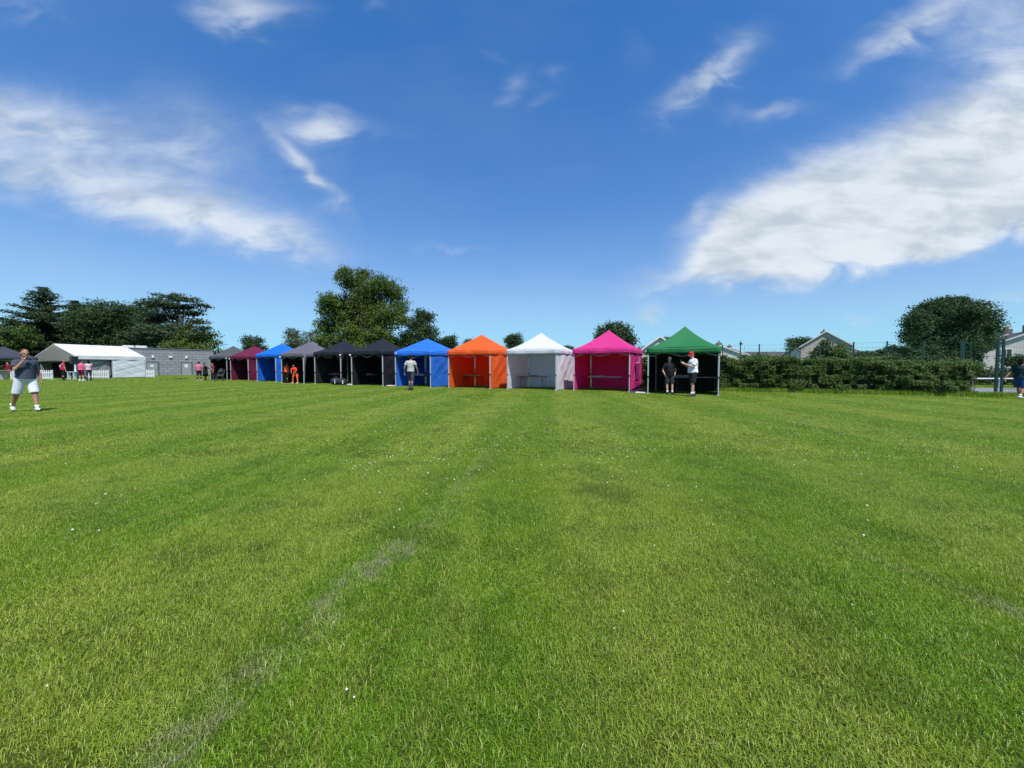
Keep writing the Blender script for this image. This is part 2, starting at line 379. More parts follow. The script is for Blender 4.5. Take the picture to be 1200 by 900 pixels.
def blade_patch(name, size, count, h0, h1, w, seed, lean=.80):
    r = np.random.default_rng(seed)
    x = r.uniform(-size / 2, size / 2, count); y = r.uniform(-size / 2, size / 2, count)
    # tufts: pull some blades toward clump centres
    k = max(6, count // 18); cx = r.uniform(-size / 2, size / 2, k); cy = r.uniform(-size / 2, size / 2, k); idx = r.integers(0, k, count)
    pull = r.random(count) * .62; x = x * (1 - pull) + cx[idx] * pull; y = y * (1 - pull) + cy[idx] * pull
    cth = r.uniform(0, 2 * math.pi, k); th = cth[idx] + r.normal(0, 1.1, count)
    h = r.uniform(h0, h1, count) * (.75 + .5 * r.random(k)[idx]); ln = np.abs(r.normal(lean, .3, count)).clip(.05, 1.5)
    wd = w * r.uniform(.6, 1.25, count)
    az = th + math.pi / 2 + r.normal(0, .5, count)
    sxv = np.cos(az) * wd / 2; syv = np.sin(az) * wd / 2
    def at(t, bend):
        d = h * t * np.sin(ln * bend); z = h * t * np.cos(ln * bend)
        return x + d * np.cos(th), y + d * np.sin(th), z
    x0, y0, z0 = x, y, -.004 + 0 * x; x1, y1, z1 = at(.55, .7); x2, y2, z2 = at(1.0, 1.35)
    V = np.empty((count, 6, 3))
    V[:, 0] = np.stack([x0 - sxv, y0 - syv, z0], 1); V[:, 1] = np.stack([x0 + sxv, y0 + syv, z0], 1)
    V[:, 2] = np.stack([x1 + sxv * .9, y1 + syv * .9, z1], 1); V[:, 3] = np.stack([x1 - sxv * .9, y1 - syv * .9, z1], 1)
    V[:, 4] = np.stack([x2 + sxv * .18, y2 + syv * .18, z2], 1); V[:, 5] = np.stack([x2 - sxv * .18, y2 - syv * .18, z2], 1)
    b = (np.arange(count) * 6)[:, None]
    Fq = np.concatenate([b + np.array([[0, 1, 2, 3]]), b + np.array([[3, 2, 4, 5]])], 0)
    tone = np.repeat(r.random(count), 6)
    o = np_mesh(name, V.reshape(-1, 3), Fq, GRASS, attr=tone); C.objects.unlink(o); return o

def make_grass():
    pts = []; rot = []; scl = []; idx = []
    r = np.random.default_rng(5)
    lods = [  # cell, d0, d1, patch variants, blades
        (.24, .7, 5.2, 5, dict(size=.42, count=2200, h0=.008, h1=.036, w=.0021, lean=.66)),
        (.60, 5.2, 15, 4, dict(size=1.05, count=3800, h0=.010, h1=.032, w=.0044)),
        (1.5, 15, 34, 4, dict(size=2.5, count=3500, h0=.012, h1=.032, w=.013)),
        (3.2, 34, 75, 3, dict(size=4.4, count=2200, h0=.015, h1=.040, w=.045))]
    coll = bpy.data.collections.new('grass_patches'); base = 0
    for li, (cell, d0, d1, nv, kw) in enumerate(lods):
        for v in range(nv): coll.objects.link(blade_patch('patch%02d' % (base + v), seed=100 + base + v, **kw))
        ys = np.arange(d0, d1, cell)
        for y in ys:
            xm = 1.5 * y + 2.0
            xs = np.arange(-xm, xm, cell)
            n = len(xs)
            px = xs + r.uniform(-.25, .25, n) * cell; py = y + r.uniform(-.25, .25, n) * cell
            for a, b_ in zip(px, py):
                if b_ > 22 and abs(a) < b_ * .2 and b_ > 48: continue
                pts.append((a, b_, .0)); rot.append((0, 0, r.uniform(0, 6.283))); s = r.uniform(.85, 1.15); scl.append((s, s, r.uniform(.8, 1.2))); idx.append(base + int(r.integers(0, nv)))
        base += nv
    me = bpy.data.meshes.new('grass'); me.from_pydata(pts, [], []); me.update()
    for nm, ty, arr in (('rot', 'FLOAT_VECTOR', rot), ('scl', 'FLOAT_VECTOR', scl)):
        a = me.attributes.new(nm, ty, 'POINT'); a.data.foreach_set('vector', np.array(arr, np.float32).ravel())
    a = me.attributes.new('pick', 'INT', 'POINT'); a.data.foreach_set('value', np.array(idx, np.int32))
    o = bpy.data.objects.new('grass', me); C.objects.link(o); me.materials.append(GRASS)
    ng = bpy.data.node_groups.new('scatter_grass', 'GeometryNodeTree')
    ng.interface.new_socket('Geometry', in_out='INPUT', socket_type='NodeSocketGeometry'); ng.interface.new_socket('Geometry', in_out='OUTPUT', socket_type='NodeSocketGeometry')
    N = ng.nodes; L = ng.links; gi = N.new('NodeGroupInput'); go = N.new('NodeGroupOutput')
    mp = N.new('GeometryNodeMeshToPoints'); L.new(gi.outputs[0], mp.inputs[0])
    ip = N.new('GeometryNodeInstanceOnPoints'); L.new(mp.outputs[0], ip.inputs['Points'])
    ci = N.new('GeometryNodeCollectionInfo'); ci.inputs['Collection'].default_value = coll; ci.inputs['Separate Children'].default_value = True; ci.inputs['Reset Children'].default_value = True
    L.new(ci.outputs[0], ip.inputs['Instance']); ip.inputs['Pick Instance'].default_value = True
    def na(nm, ty):
        n = N.new('GeometryNodeInputNamedAttribute'); n.data_type = ty; n.inputs['Name'].default_value = nm; return n.outputs[0]
    L.new(na('pick', 'INT'), ip.inputs['Instance Index']); 
    er = N.new('FunctionNodeEulerToRotation'); L.new(na('rot', 'FLOAT_VECTOR'), er.inputs[0]); L.new(er.outputs[0], ip.inputs['Rotation'])
    L.new(na('scl', 'FLOAT_VECTOR'), ip.inputs['Scale']); L.new(ip.outputs[0], go.inputs[0])
    mo = o.modifiers.new('grass', 'NODES'); mo.node_group = ng
    tag(o, 'short mown green grass covering the playing field', 'grass', kind='stuff')
make_grass()

def clover():
    r = np.random.default_rng(21); mb = MB()
    n = 0
    while n < 900:
        if r.random() < .45:
            y = r.uniform(1.4, 16); x = r.uniform(-1.4, 1.4) * y; k = 1
        else:
            y = r.uniform(4, 15); x = r.uniform(-.4, 1.35) * y if r.random() < .8 else r.uniform(-.6, -.1) * y; k = int(r.integers(2, 8))
        for _ in range(k):
            a = x + r.normal(0, .35); b = y + r.normal(0, .45)
            if b < 1.3: continue
            s = r.uniform(.005, .0088) * (1 if b > 2.6 else .6); mb.ell((a, b, r.uniform(.030, .044)), (s, s, s * .8), 6, 4); n += 1
    o = mb.build('clover_flowers', mat('clover_white', (.72, .74, .62), rough=.8, var=.1), smooth=True)
    tag(o, 'tiny white clover flowers dotted over the lawn', 'flowers', kind='stuff')
clover()

# a grey path beyond the gate on the right
pth = MB().add([(20.6, 19.4, .03), (60, 2.5, .03), (62, 8, .03), (23, 25, .03), ], [(0, 1, 2, 3)]).build('path', mat('path_tarmac', (.20, .21, .23), rough=.9, var=.15, scale=3, bump=.3)); tag(pth, kind='structure')

# ------------------------------------------------------------------ foliage
def leaf_cloud(centers, radii, n, size, r, shell=.55, flat=0.0, droop=0.0, clump=14, tone_sd=.3, clump_r=.5):
    """n leaf quads in clumps spread through ellipsoids; centers (k,3), radii (k,3)"""
    k = len(centers); centers = np.array(centers, float); radii = np.array(radii, float)
    vol = radii.prod(1) ** .72; pr = vol / vol.sum()
    nc = max(1, n // clump); bi = r.choice(k, nc, p=pr)
    d = r.normal(size=(nc, 3)); d /= np.linalg.norm(d, axis=1)[:, None]
    rad = (shell + (1 - shell) * r.random(nc)) ; rad = np.where(r.random(nc) < .22, r.random(nc), rad)
    rad *= (1 + r.normal(0, .07, nc))
    cc = centers[bi] + d * rad[:, None] * radii[bi]
    ct = r.random(nc)
    ci = np.repeat(np.arange(nc), clump); m = len(ci)
    off = r.normal(size=(m, 3)) * size * clump_r * np.array([2.2, 2.2, 1.3 * (1 - .6 * flat)])
    P = cc[ci] + off
    nrm = r.normal(size=(m, 3)) + d[ci] * .7 + np.array([0, 0, .7 + flat * 1.2]); nrm /= np.linalg.norm(nrm, axis=1)[:, None]
    t = np.cross(nrm, r.normal(size=(m, 3))); t /= np.linalg.norm(t, axis=1)[:, None]; b = np.cross(nrm, t)
    s = size * r.uniform(.55, 1.25, m)[:, None]
    V = np.stack([P - t * s * .5, P + b * s * .33 - nrm * s * .08, P + t * s * .5, P - b * s * .33 - nrm * s * .08], 1).reshape(-1, 3)
    Fq = np.arange(m * 4).reshape(-1, 4)
    tone = np.repeat((ct[ci] * .65 + r.random(m) * .35), 4)
    return V, Fq, tone

def limbs(mb, base, h, centers, r0, r):
    top = Vector((base[0] + r.normal() * .02 * h, base[1], h))
    mid = Vector((base[0] + r.normal() * .03 * h, base[1], h * .45))
    mb.tube([(base[0], base[1], -.05), (base[0], base[1], .06 * h), mid, top], [r0 * 1.35, r0, r0 * .75, r0 * .2], n=9)
    for c in centers:
        t = r.uniform(.28, .62); st = Vector((base[0], base[1], 0)).lerp(mid, min(1, t / .45)) if t < .45 else mid.lerp(top, (t - .45) / .55)
        c = Vector(c); bend = st.lerp(c, .5) + Vector((0, 0, .06 * h))
        mb.tube([st, bend, c], [r0 * .42, r0 * .26, r0 * .08], n=6)

def px_span(px, Y): return (px - 600) / F * Y
def tree(px, top, w, Y, m, label, kind='round', cat='tree', group=None, n=9000, size=.3, bottom=None, seed=1, name=None, lobes=None, shell=.5, base_z=0.0):
    """px centre column, top row, pixel width in the photo at distance Y -> real size"""
    r = np.random.default_rng(seed)
    x = px_span(px, Y); H = CAMH + (HOR - top) / F * Y; W = w / F * Y
    bz = CAMH + (HOR - bottom) / F * Y if bottom else H * .2
    root = thing(name or {'spruce': 'conifer_tree', 'cedar': 'cedar_tree'}.get(kind, 'tree'), label, cat, (x, Y, 0), 0, group)
    trunk = MB(); cs = []; rs = []
    if kind == 'round':
        if lobes is None:
            k = 13; cs.append((0, 0, (bz + H) / 2)); rs.append((W * .36, W * .34, (H - bz) * .38))
            for i in range(k):
                a = i / k * 6.283 + r.uniform(-.3, .3); e = r.uniform(-.75, .95); q = math.sqrt(max(0, 1 - e * e * .8))
                cs.append((math.cos(a) * q * W * .32, math.sin(a) * q * W * .3, (bz + H) / 2 + e * (H - bz) * .33)); s = r.uniform(.15, .22)
                rs.append((W * s, W * s, min((H - bz), W) * s * .9))
        else:
            for (lx, lt, lw, lh) in lobes:      # pixel column, pixel row of the lobe's centre, half width, half height
                dy = r.uniform(-.25, .25) * W; Yl = Y + dy
                cs.append((px_span(lx, Yl) - x, dy, CAMH + (HOR - lt) / F * Yl)); rs.append((lw / F * Y, lw / F * Y * .9, lh / F * Y))
        V, Fq, tone = leaf_cloud(cs, rs, n, size, r, shell=shell)
        limbs(trunk, (0, 0), H * .72, cs[1:12:1], max(.12, W * .026), r)
    elif kind == 'spruce':
        Vs = []; Fs = []; Ts = []; off = 0; k = int(H / .42)
        for j in range(k):
            f = j / k; z = bz * .6 + (H - bz * .6) * f; rr = W * .47 * (1 - f) ** .72 * r.uniform(.6, 1.25) + .10
            for b in range(7):
                a = r.uniform(0, 6.283); ln = rr * r.uniform(.6, 1.15)
                q = max(2, int(ln / .5)); tt = (np.arange(q) + .7) / q
                c = [(math.cos(a) * ln * t, math.sin(a) * ln * t, z + ln * (.10 * t - .12 + .10 * t * t)) for t in tt]
                cs_ = c; g_ = 1 - .6 * f; rs_ = [(.34 * g_, .34 * g_, .13)] * q
                v, fq, t_ = leaf_cloud(cs_, rs_, int(q * 30 * n / 9000 * (1 - .4 * f)) + 10, size * (1 - .35 * f), r, shell=.2, flat=1.0, clump=10)
                Vs.append(v); Fs.append(fq + off); Ts.append(t_); off += len(v)
                if b < 3: trunk.tube([(0, 0, z - .1), c[-1]], [.05, .015], n=4)
        V = np.concatenate(Vs); Fq = np.concatenate(Fs); tone = np.concatenate(Ts)
        trunk.tube([(0, 0, -.05), (0, 0, H * .5), (0, 0, H * .97)], [H * .03, H * .018, .03], n=8)
    elif kind == 'cedar':
        for (lx, lt, lw, lh) in lobes:
            dy = r.uniform(-.2, .2) * W; Yl = Y + dy
            cs.append((px_span(lx, Yl) - x, dy, CAMH + (HOR - lt) / F * Yl)); rs.append((lw / F * Y, lw / F * Y * .9, lh / F * Y))
        V, Fq, tone = leaf_cloud(cs, rs, n, size, r, shell=.15, flat=1.0)
        limbs(trunk, (0, 0), H * .92, cs, max(.2, W * .03), r)
    trunk.build('trunk', BARK, root, smooth=True)
    np_mesh('crown', V, Fq, m, root, attr=tone)
    return root

G_PINE = 'dark trees behind the block building and marquee'
tree(-22, 362, 80, 74, L_DARK, 'dark tree cut by the left edge of the view behind the dark gazebo', n=9000, size=.36, seed=3, group=G_PINE)
tree(14, 372, 50, 70, L_HEDGE, 'lower olive green tree behind the dark gazebo at far left', n=8000, size=.34, seed=4, group=G_PINE)
tree(55, 336, 112, 76, L_CON, 'tall pointed spruce with drooping side boughs behind the marquee peak', kind='spruce', n=9500, size=.44, seed=5, group=G_PINE)
tree(92, 352, 62, 80, L_CON, 'slimmer conifer standing just right of the tall pointed spruce', kind='spruce', n=9500, size=.42, seed=6, group=G_PINE)
tree(122, 349, 78, 76, L_DARK, 'broad dark cypress behind the roof of the white marquee', n=26000, size=.36, seed=7, bottom=425, group=G_PINE)
tree(160, 348, 74, 80, L_DARK, 'dark ragged topped tree behind the roof vents of the block building', n=25000, size=.36, seed=8, bottom=425, group=G_PINE)
tree(212, 343, 90, 72, L_CON, 'flat layered cedar with long side branches behind the block building', kind='cedar', n=25000, size=.36, seed=9, group=G_PINE,
     lobes=[(205, 349, 22, 5), (190, 356, 20, 6), (222, 352, 16, 4), (213, 361, 26, 6), (240, 358, 11, 2.5), (247, 360, 5, 2), (225, 368, 16, 4), (196, 372, 28, 9), (236, 377, 11, 3.5), (243, 384, 7, 2.5),
            (215, 384, 22, 7), (190, 390, 28, 11), (232, 392, 10, 4), (246, 394, 6, 2.5), (213, 400, 26, 8), (180, 372, 16, 8), (172, 392, 22, 12)])
tree(228, 379, 62, 70, L_OAK, 'low rounded tree spilling past the right end of the block building', n=9000, size=.34, seed=10, bottom=430, group=G_PINE)
tree(299, 392, 32, 82, L_DARK, 'small tree rising between the grey and maroon gazebos', n=5000, size=.34, seed=12, bottom=425)
tree(352, 383, 44, 84, L_GREY, 'grey green tree left of the big oak', n=6500, size=.34, seed=13, bottom=428)
tree(424, 312, 116, 62, L_OAK, 'biggest oak tree, lopsided crown rising behind the black gazebos', n=76000, size=.30, seed=14, name='oak_tree', shell=.22,
     lobes=[(424, 372, 38, 34), (406, 322, 10, 9), (398, 326, 5, 7), (428, 322, 14, 9), (414, 332, 18, 14), (446, 336, 20, 14), (464, 345, 15, 16), (470, 362, 12, 17), (388, 352, 15, 11), (382, 362, 10, 12),
            (384, 385, 17, 16), (376, 400, 10, 14), (400, 368, 20, 20), (430, 350, 28, 22), (452, 372, 24, 18), (418, 395, 30, 18), (445, 395, 18, 16), (462, 402, 12, 12), (396, 405, 22, 14), (425, 410, 30, 12), (474, 376, 7, 7)])
tree(492, 361, 48, 68, L_DARK, 'medium dark tree behind the left half of the royal blue gazebo', n=15000, size=.3, seed=15, bottom=425,
     lobes=[(494, 368, 9, 6), (500, 374, 11, 7), (488, 380, 14, 9), (502, 390, 13, 10), (480, 396, 12, 9), (494, 400, 20, 14), (474, 406, 9, 7), (510, 404, 9, 8), (506, 370, 6, 4)])
tree(525, 390, 22, 68, L_DARK, 'small dark tree at the right shoulder of the royal blue gazebo', n=5000, size=.28, seed=16, bottom=420)
tree(550, 395, 20, 90, L_GREY, 'small grey green tree behind the left slope of the orange gazebo', n=3500, size=.34, seed=17, bottom=424)
tree(602, 389.5, 25, 78, L_ROUND, 'small ball shaped tree between the orange and white gazebos', n=5000, size=.28, seed=18, bottom=416)
tree(665, 403, 14, 110, L_DARK, 'tiny distant tree between the white and pink gazebos', n=2500, size=.4, seed=19, bottom=424)
tree(718, 374, 56, 52, L_DARK, 'spiky dark tree behind the peak of the pink gazebo', n=9000, size=.27, seed=20, bottom=422, shell=.3)
tree(752, 402, 16, 48, L_HEDGE, 'small bright shrub tree beside the pale gable behind the green gazebo', n=2500, size=.2, seed=21, bottom=424)
tree(786, 392, 26, 80, L_DARK, 'dark tree peeping over the roof behind the green gazebo', n=4500, size=.3, seed=22, bottom=420)
tree(935, 397, 34, 78, L_DARK, 'dark tree left of the pebble dashed gable house', n=7500, size=.3, seed=23, bottom=428,
     lobes=[(930, 402, 9, 7), (940, 401, 9, 6), (948, 403, 8, 6), (932, 412, 10, 9), (942, 414, 11, 10)])
tree(893, 409, 34, 24, L_HEDGE, 'rounded bush bulging above the hedge top around a fence post', n=7000, size=.10, seed=24, bottom=440, name='bush', cat='bush')
tree(967, 398, 34, 27, L_DARK, 'young dark fir in front of the pebble dashed gable', n=7000, size=.15, seed=25, bottom=430, shell=.2,
     lobes=[(966, 402, 4, 4), (965, 408, 7, 4), (962, 414, 9, 5), (968, 418, 12, 6), (958, 421, 9, 5), (975, 412, 4, 5), (972, 424, 14, 7)])
tree(983, 402, 22, 26, L_HEDGE, 'thin leafy sapling right of the young fir above the hedge', n=3500, size=.13, seed=26, bottom=430, shell=.2,
     lobes=[(984, 406, 5, 4), (981, 413, 7, 5), (989, 415, 6, 4), (984, 421, 11, 6), (994, 423, 8, 5)])
tree(1024, 410, 46, 32, L_DARK, 'broad low bush above the hedge between the house and round tree', n=7000, size=.16, seed=27, bottom=432, name='bush', cat='bush')
tree(1110, 347, 116, 42, L_ROUND, 'large dense round topped tree above the right end of the hedge', n=78000, size=.21, seed=28, name='round_tree', shell=.40,
     lobes=[(1110, 385, 46, 34), (1108, 358, 26, 10), (1088, 364, 20, 12), (1135, 366, 20, 12), (1072, 378, 14, 14), (1153, 380, 14, 15), (1066, 392, 12, 12), (1158, 394, 10, 12), (1080, 402, 20, 14), (1140, 404, 20, 14),
            (1110, 408, 34, 14), (1120, 352, 10, 4), (1105, 353, 8, 4), (1084, 412, 16, 10), (1132, 420, 16, 8), (1110, 398, 30, 16), (1108, 420, 22, 8), (1092, 390, 24, 18), (1128, 386, 24, 18)])
tree(1056, 404, 36, 36, L_ROUND, 'smaller tree tucked under the left side of the round tree', n=6500, size=.18, seed=29, bottom=432, shell=.3)
tree(1090, 416, 52, 30, L_DARK, 'dark undergrowth filling the gap beneath the round topped tree', n=9000, size=.15, seed=31, bottom=440, name='bush', cat='bush')
tree(1128, 420, 30, 28, L_HEDGE, 'small leafy bush behind the fence posts under the round tree', n=4500, size=.13, seed=32, bottom=440, name='bush', cat='bush')
tree(1192, 413, 24, 24, L_DARK, 'sparse dark shrub in front of the white terrace at far right', n=1500, size=.14, seed=30, bottom=432, shell=.2, name='shrub', cat='shrub')

# ------------------------------------------------------------------ hedge and fence line on the right
HD = Vector((1, -.447, 0)).normalized()            # direction of the hedge
HN = Vector((-HD.y, HD.x, 0))                       # towards the back
def hedge_pt(px):                                   # point of the fence line seen in pixel column px
    u = (px - 600) / F; Y = (20.3 + .447 * 13) / (1 + .447 * u); return Vector((u * Y, Y, 0))
def hedge():
    a = hedge_pt(742); b = hedge_pt(1141); Ln = (b - a).length; r = np.random.default_rng(77)
    root = thing('hedge', 'long wild green hedge with brambles running right from the green gazebo', 'hedge', (a.x, a.y, 0), math.atan2(HD.y, HD.x))
    def top(s):
        f = s / Ln
        return 1.80 - .42 * f ** 2.0 + .07 * np.sin(s * 1.9) + .05 * np.sin(s * 4.3 + 1) + .03 * np.sin(s * 9.1)
    def front(s, z): return -.92 + .10 * np.sin(s * 1.3 + z * 2) + .08 * np.sin(s * 3.7 - z * 3 + 2) + .22 * (z / 1.8) ** 2
    n = 92000; s = r.uniform(0, Ln, n); end = np.clip((Ln - s) / .5, 0.35, 1)
    H = top(s) * (.86 + .14 * end)
    z = r.random(n) ** .85 * H
    dpt = np.abs(r.normal(0, .16, n)); onTop = r.random(n) < .3
    y = np.where(onTop, r.uniform(-.75, .6, n), front(s, z) * end + dpt)
    z = np.where(onTop, H - np.abs(r.normal(0, .12, n)) + (r.random(n) < .08) * r.random(n) ** 2 * .38, z)
    P = np.stack([s, y, z], 1)
    # clump everything towards random twig ends
    nrm = r.normal(size=(n, 3)) + np.array([0, -.8, .8]); nrm /= np.linalg.norm(nrm, axis=1)[:, None]
    t = np.cross(nrm, r.normal(size=(n, 3))); t /= np.linalg.norm(t, axis=1)[:, None]; bb = np.cross(nrm, t)
    k = 1500; cs = r.uniform(0, Ln, k); cz = r.random(k) * 1.9; ct = r.random(k); bump = r.normal(0, .14, k)
    # nearest clump via coarse grid hashing
    key = (np.floor(s / .30).astype(int) * 31 + np.floor(z / .22).astype(int) * 17) % k
    tone = np.clip(ct[key] * .6 + r.random(n) * .4, 0, 1); P[:, 1] += np.where(onTop, 0, bump[key]); P[:, 2] += np.where(onTop, bump[(key * 7) % k] * .8, 0)
    P[:, 2] = np.maximum(P[:, 2], .02)
    sz = r.uniform(.035, .085, n)[:, None]
    V = np.stack([P - t * sz * .6, P + bb * sz * .36, P + t * sz * .6, P - bb * sz * .36], 1).reshape(-1, 3)
    dry = (np.sin(s * .9 + 1.2) + np.sin(s * 2.3) * .6 + r.normal(0, .6, n) > 1.75) & (z < 1.1)
    for nm, sel, m in (('foliage', ~dry, L_HEDGE), ('dry_foliage', dry, L_HEDGE2)):
        i = np.where(sel)[0]; vi = (i[:, None] * 4 + np.arange(4)).ravel()
        np_mesh(nm, V[vi], np.arange(len(vi)).reshape(-1, 4), m, root, attr=np.repeat(tone[i], 4))
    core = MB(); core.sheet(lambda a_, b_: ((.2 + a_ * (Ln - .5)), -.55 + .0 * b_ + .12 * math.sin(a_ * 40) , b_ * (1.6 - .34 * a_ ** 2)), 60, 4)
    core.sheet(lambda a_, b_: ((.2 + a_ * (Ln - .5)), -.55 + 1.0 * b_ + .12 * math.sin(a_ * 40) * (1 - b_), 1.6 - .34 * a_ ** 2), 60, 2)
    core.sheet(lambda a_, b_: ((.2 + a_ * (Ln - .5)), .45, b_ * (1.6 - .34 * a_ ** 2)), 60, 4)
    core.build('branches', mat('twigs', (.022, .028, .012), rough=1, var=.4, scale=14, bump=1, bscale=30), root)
    # tall unmown grass at the foot of the hedge
    m2 = 26000; s = r.uniform(-.2, Ln + 2.6, m2); y = -1.0 + r.normal(0, .10, m2) - .0; y = np.where(s > Ln, y + .35, y); h = r.uniform(.08, .26, m2); th = r.uniform(0, 6.283, m2)
    w = .009; V = np.stack([np.stack([s - w, y, 0 * s], 1), np.stack([s + w, y, 0 * s], 1), np.stack([s + np.cos(th) * h * .35, y + np.sin(th) * h * .35, h], 1)], 1).reshape(-1, 3)
    V[:, 2] = np.maximum(V[:, 2], 0)
    g = np_mesh('tall_grass', V, np.arange(len(V)).reshape(-1, 3), GRASS, None, attr=np.repeat(r.random(m2) * .7, 3))
    g.location = (a.x, a.y, 0); g.rotation_euler = (0, 0, math.atan2(HD.y, HD.x)); tag(g, 'fringe of longer unmown grass along the foot of the hedge', 'grass', kind='stuff')
hedge()

def mesh_fence():
    root = thing('mesh_fence', 'tall green wire mesh fence rising out of the hedge', 'fence', (0, 0, 0))
    cols = [846, 889, 925, 960, 999, 1038, 1081, 1125]
    pts = [hedge_pt(c) for c in cols]; H = 2.45
    for p in pts: MB().box((p.x, p.y, H / 2), (.05, .05, H + .06), math.atan2(HD.y, HD.x)).build('post', GREEN_ST, root)
    wires = MB(); a, b = pts[0], pts[-1]
    for z in (.3, .6, .9, 1.2, 1.5, 1.75, 2.0, 2.2, 2.42):
        wires.bar((a.x, a.y, z), (b.x, b.y, z), .006, .007)
    L_ = (b - a).length; k = int(L_ / .2)
    for i in range(k):
        p = a.lerp(b, i / k); wires.bar((p.x, p.y, .1), (p.x, p.y, 2.42), .0025, .0025)
    wires.build('wire_mesh', GREEN_ST, root)
    # gate section further right
    g = thing('gate', 'green steel gate between two square posts near the right edge', 'gate', (0, 0, 0))
    for c, w, h in ((1126.5, .085, 2.38), (1135.5, .05, 2.36), (1167, .085, 2.46), (1173.5, .075, 2.45)):
        p = hedge_pt(c); MB().box((p.x + .05, p.y + .02, h / 2), (w, w, h), math.atan2(HD.y, HD.x)).build('gate_post', GREEN_ST, g, bevel=.008)
    p, q = hedge_pt(1135.5), hedge_pt(1167)
    fr = MB()
    for z in (2.3, 2.02, 1.72): fr.bar((p.x, p.y, z), (q.x, q.y, z), .010, .010)
    fr.build('cross_wires', GREEN_ST, g)
    p = hedge_pt(1167.5); q = hedge_pt(1173)
    for z in (1.2, 1.75): MB().box(((p.x + q.x) / 2 + .05, (p.y + q.y) / 2 + .02, z), (.16, .03, .05), math.atan2(HD.y, HD.x)).build('latch', GREEN_ST, g)
    # the right hand mesh panel after the gate
    f2 = thing('mesh_fence', 'low piece of green mesh fence behind the person at the right edge', 'fence', (0, 0, 0))
    p, q = hedge_pt(1176), hedge_pt(1260); w2 = MB()
    for z in (.3, .6, .9, 1.2, 1.5, 1.8, 2.1, 2.4): w2.bar((p.x, p.y, z), (q.x, q.y, z), .007, .007)
    for i in range(24):
        c = p.lerp(q, i / 23); w2.bar((c.x, c.y, .1), (c.x, c.y, 2.4), .0035, .0035)
    w2.build('wire_mesh', GREEN_ST, f2); c = hedge_pt(1225); MB().box((c.x, c.y, 1.22), (.07, .07, 2.44)).build('post', GREEN_ST, f2)
mesh_fence()

def barrier():
    Y = 22.0; z = CAMH + (HOR - 443.5) / F * Y
    x0 = px_span(1138, Y); x1 = px_span(1240, Y)
    root = thing('barrier_rail', 'low white horizontal barrier rail beyond the green gate posts', 'barrier', (x0, Y, 0))
    MB().box(((x1 - x0) / 2, 0, z), (x1 - x0, .04, .065)).build('rail', WHITE_PL, root, bevel=.006)
    for i in range(4): MB().box((.15 + i * (x1 - x0 - .3) / 3, .05, z / 2), (.06, .05, z)).build('post', STEEL, root)
barrier()

def far_hedge(px0, px1, Y, z, label, seed, size=.13, n=9000, thick=.9):
    r = np.random.default_rng(seed); x0, x1 = px_span(px0, Y), px_span(px1, Y); L_ = x1 - x0
    root = thing('hedge', label, 'hedge', (x0, Y, 0)); k = int(L_ / .9) + 1
    cs = [(i * L_ / k + .4, r.normal(0, .08), z * .5) for i in range(k)]; rs = [(.75, thick * .5, z * .5 * r.uniform(.88, 1.06)) for _ in range(k)]
    V, Fq, t = leaf_cloud(cs, rs, n, size, r, shell=.6); V[:, 2] = np.maximum(V[:, 2], .02)
    np_mesh('foliage', V, Fq, L_DARK, root, attr=t)
far_hedge(1140, 1235, 27.5, 1.35, 'clipped dark hedge beyond the white barrier rail', 51)

far_hedge(-120, 262, 92, 5.0, 'tall dark belt of undergrowth behind the trees at far left', 52, size=.5, n=26000, thick=3)
# ------------------------------------------------------------------ houses and other buildings
ROOF = mat('roof_tiles', (.075, .070, .072), rough=.85, var=.25, scale=4, bump=.5, bscale=9)
PEBBLE = mat('pebble_dash', (.55, .49, .41), rough=.95, var=.2, scale=30, bump=.5, bscale=60, stain=(.40, .36, .31), stain_scale=.6)
RENDER_W = mat('cream_render', (.72, .69, .62), rough=.9, var=.06, scale=3, stain=(.48, .46, .41), stain_scale=.7)
TRIM = mat('white_trim', (.78, .78, .77), rough=.5, var=.04)
GLASS = mat('window_glass', (.03, .04, .05), rough=.12, var=.1, spec=.8)
CHIM = mat('chimney_brick', (.20, .17, .15), rough=.95, var=.25, scale=10)

def window(parent, x, y, z, w, h, axis='X'):
    """on a wall facing -Y local (axis X) or facing -X local (axis Y)"""
    f = MB(); t = .07
    def bx(mb, cx, cz, dw, dh, pr, d):
        if axis == 'X': mb.box((x + cx, y - pr, z + cz), (dw, d, dh))
        else: mb.box((x - pr, y + cx, z + cz), (d, dw, dh))
    for sx in (-1, 1): bx(f, sx * (w / 2 - t / 2), 0, t, h, .03, .07)
    for sz in (-1, 1): bx(f, 0, sz * (h / 2 - t / 2), w - 2 * t, t, .03, .07)
    bx(f, 0, 0, t * .7, h - 2 * t, .028, .06)
    fo = f.build('window', TRIM, parent)
    p = MB(); bx(p, 0, 0, w - 2 * t + .01, h - 2 * t + .01, .008, .02); p.build('pane', GLASS, fo)
    s = MB(); bx(s, 0, -h / 2 - .05, w + .14, .07, .07, .16); s.build('sill', TRIM, fo)

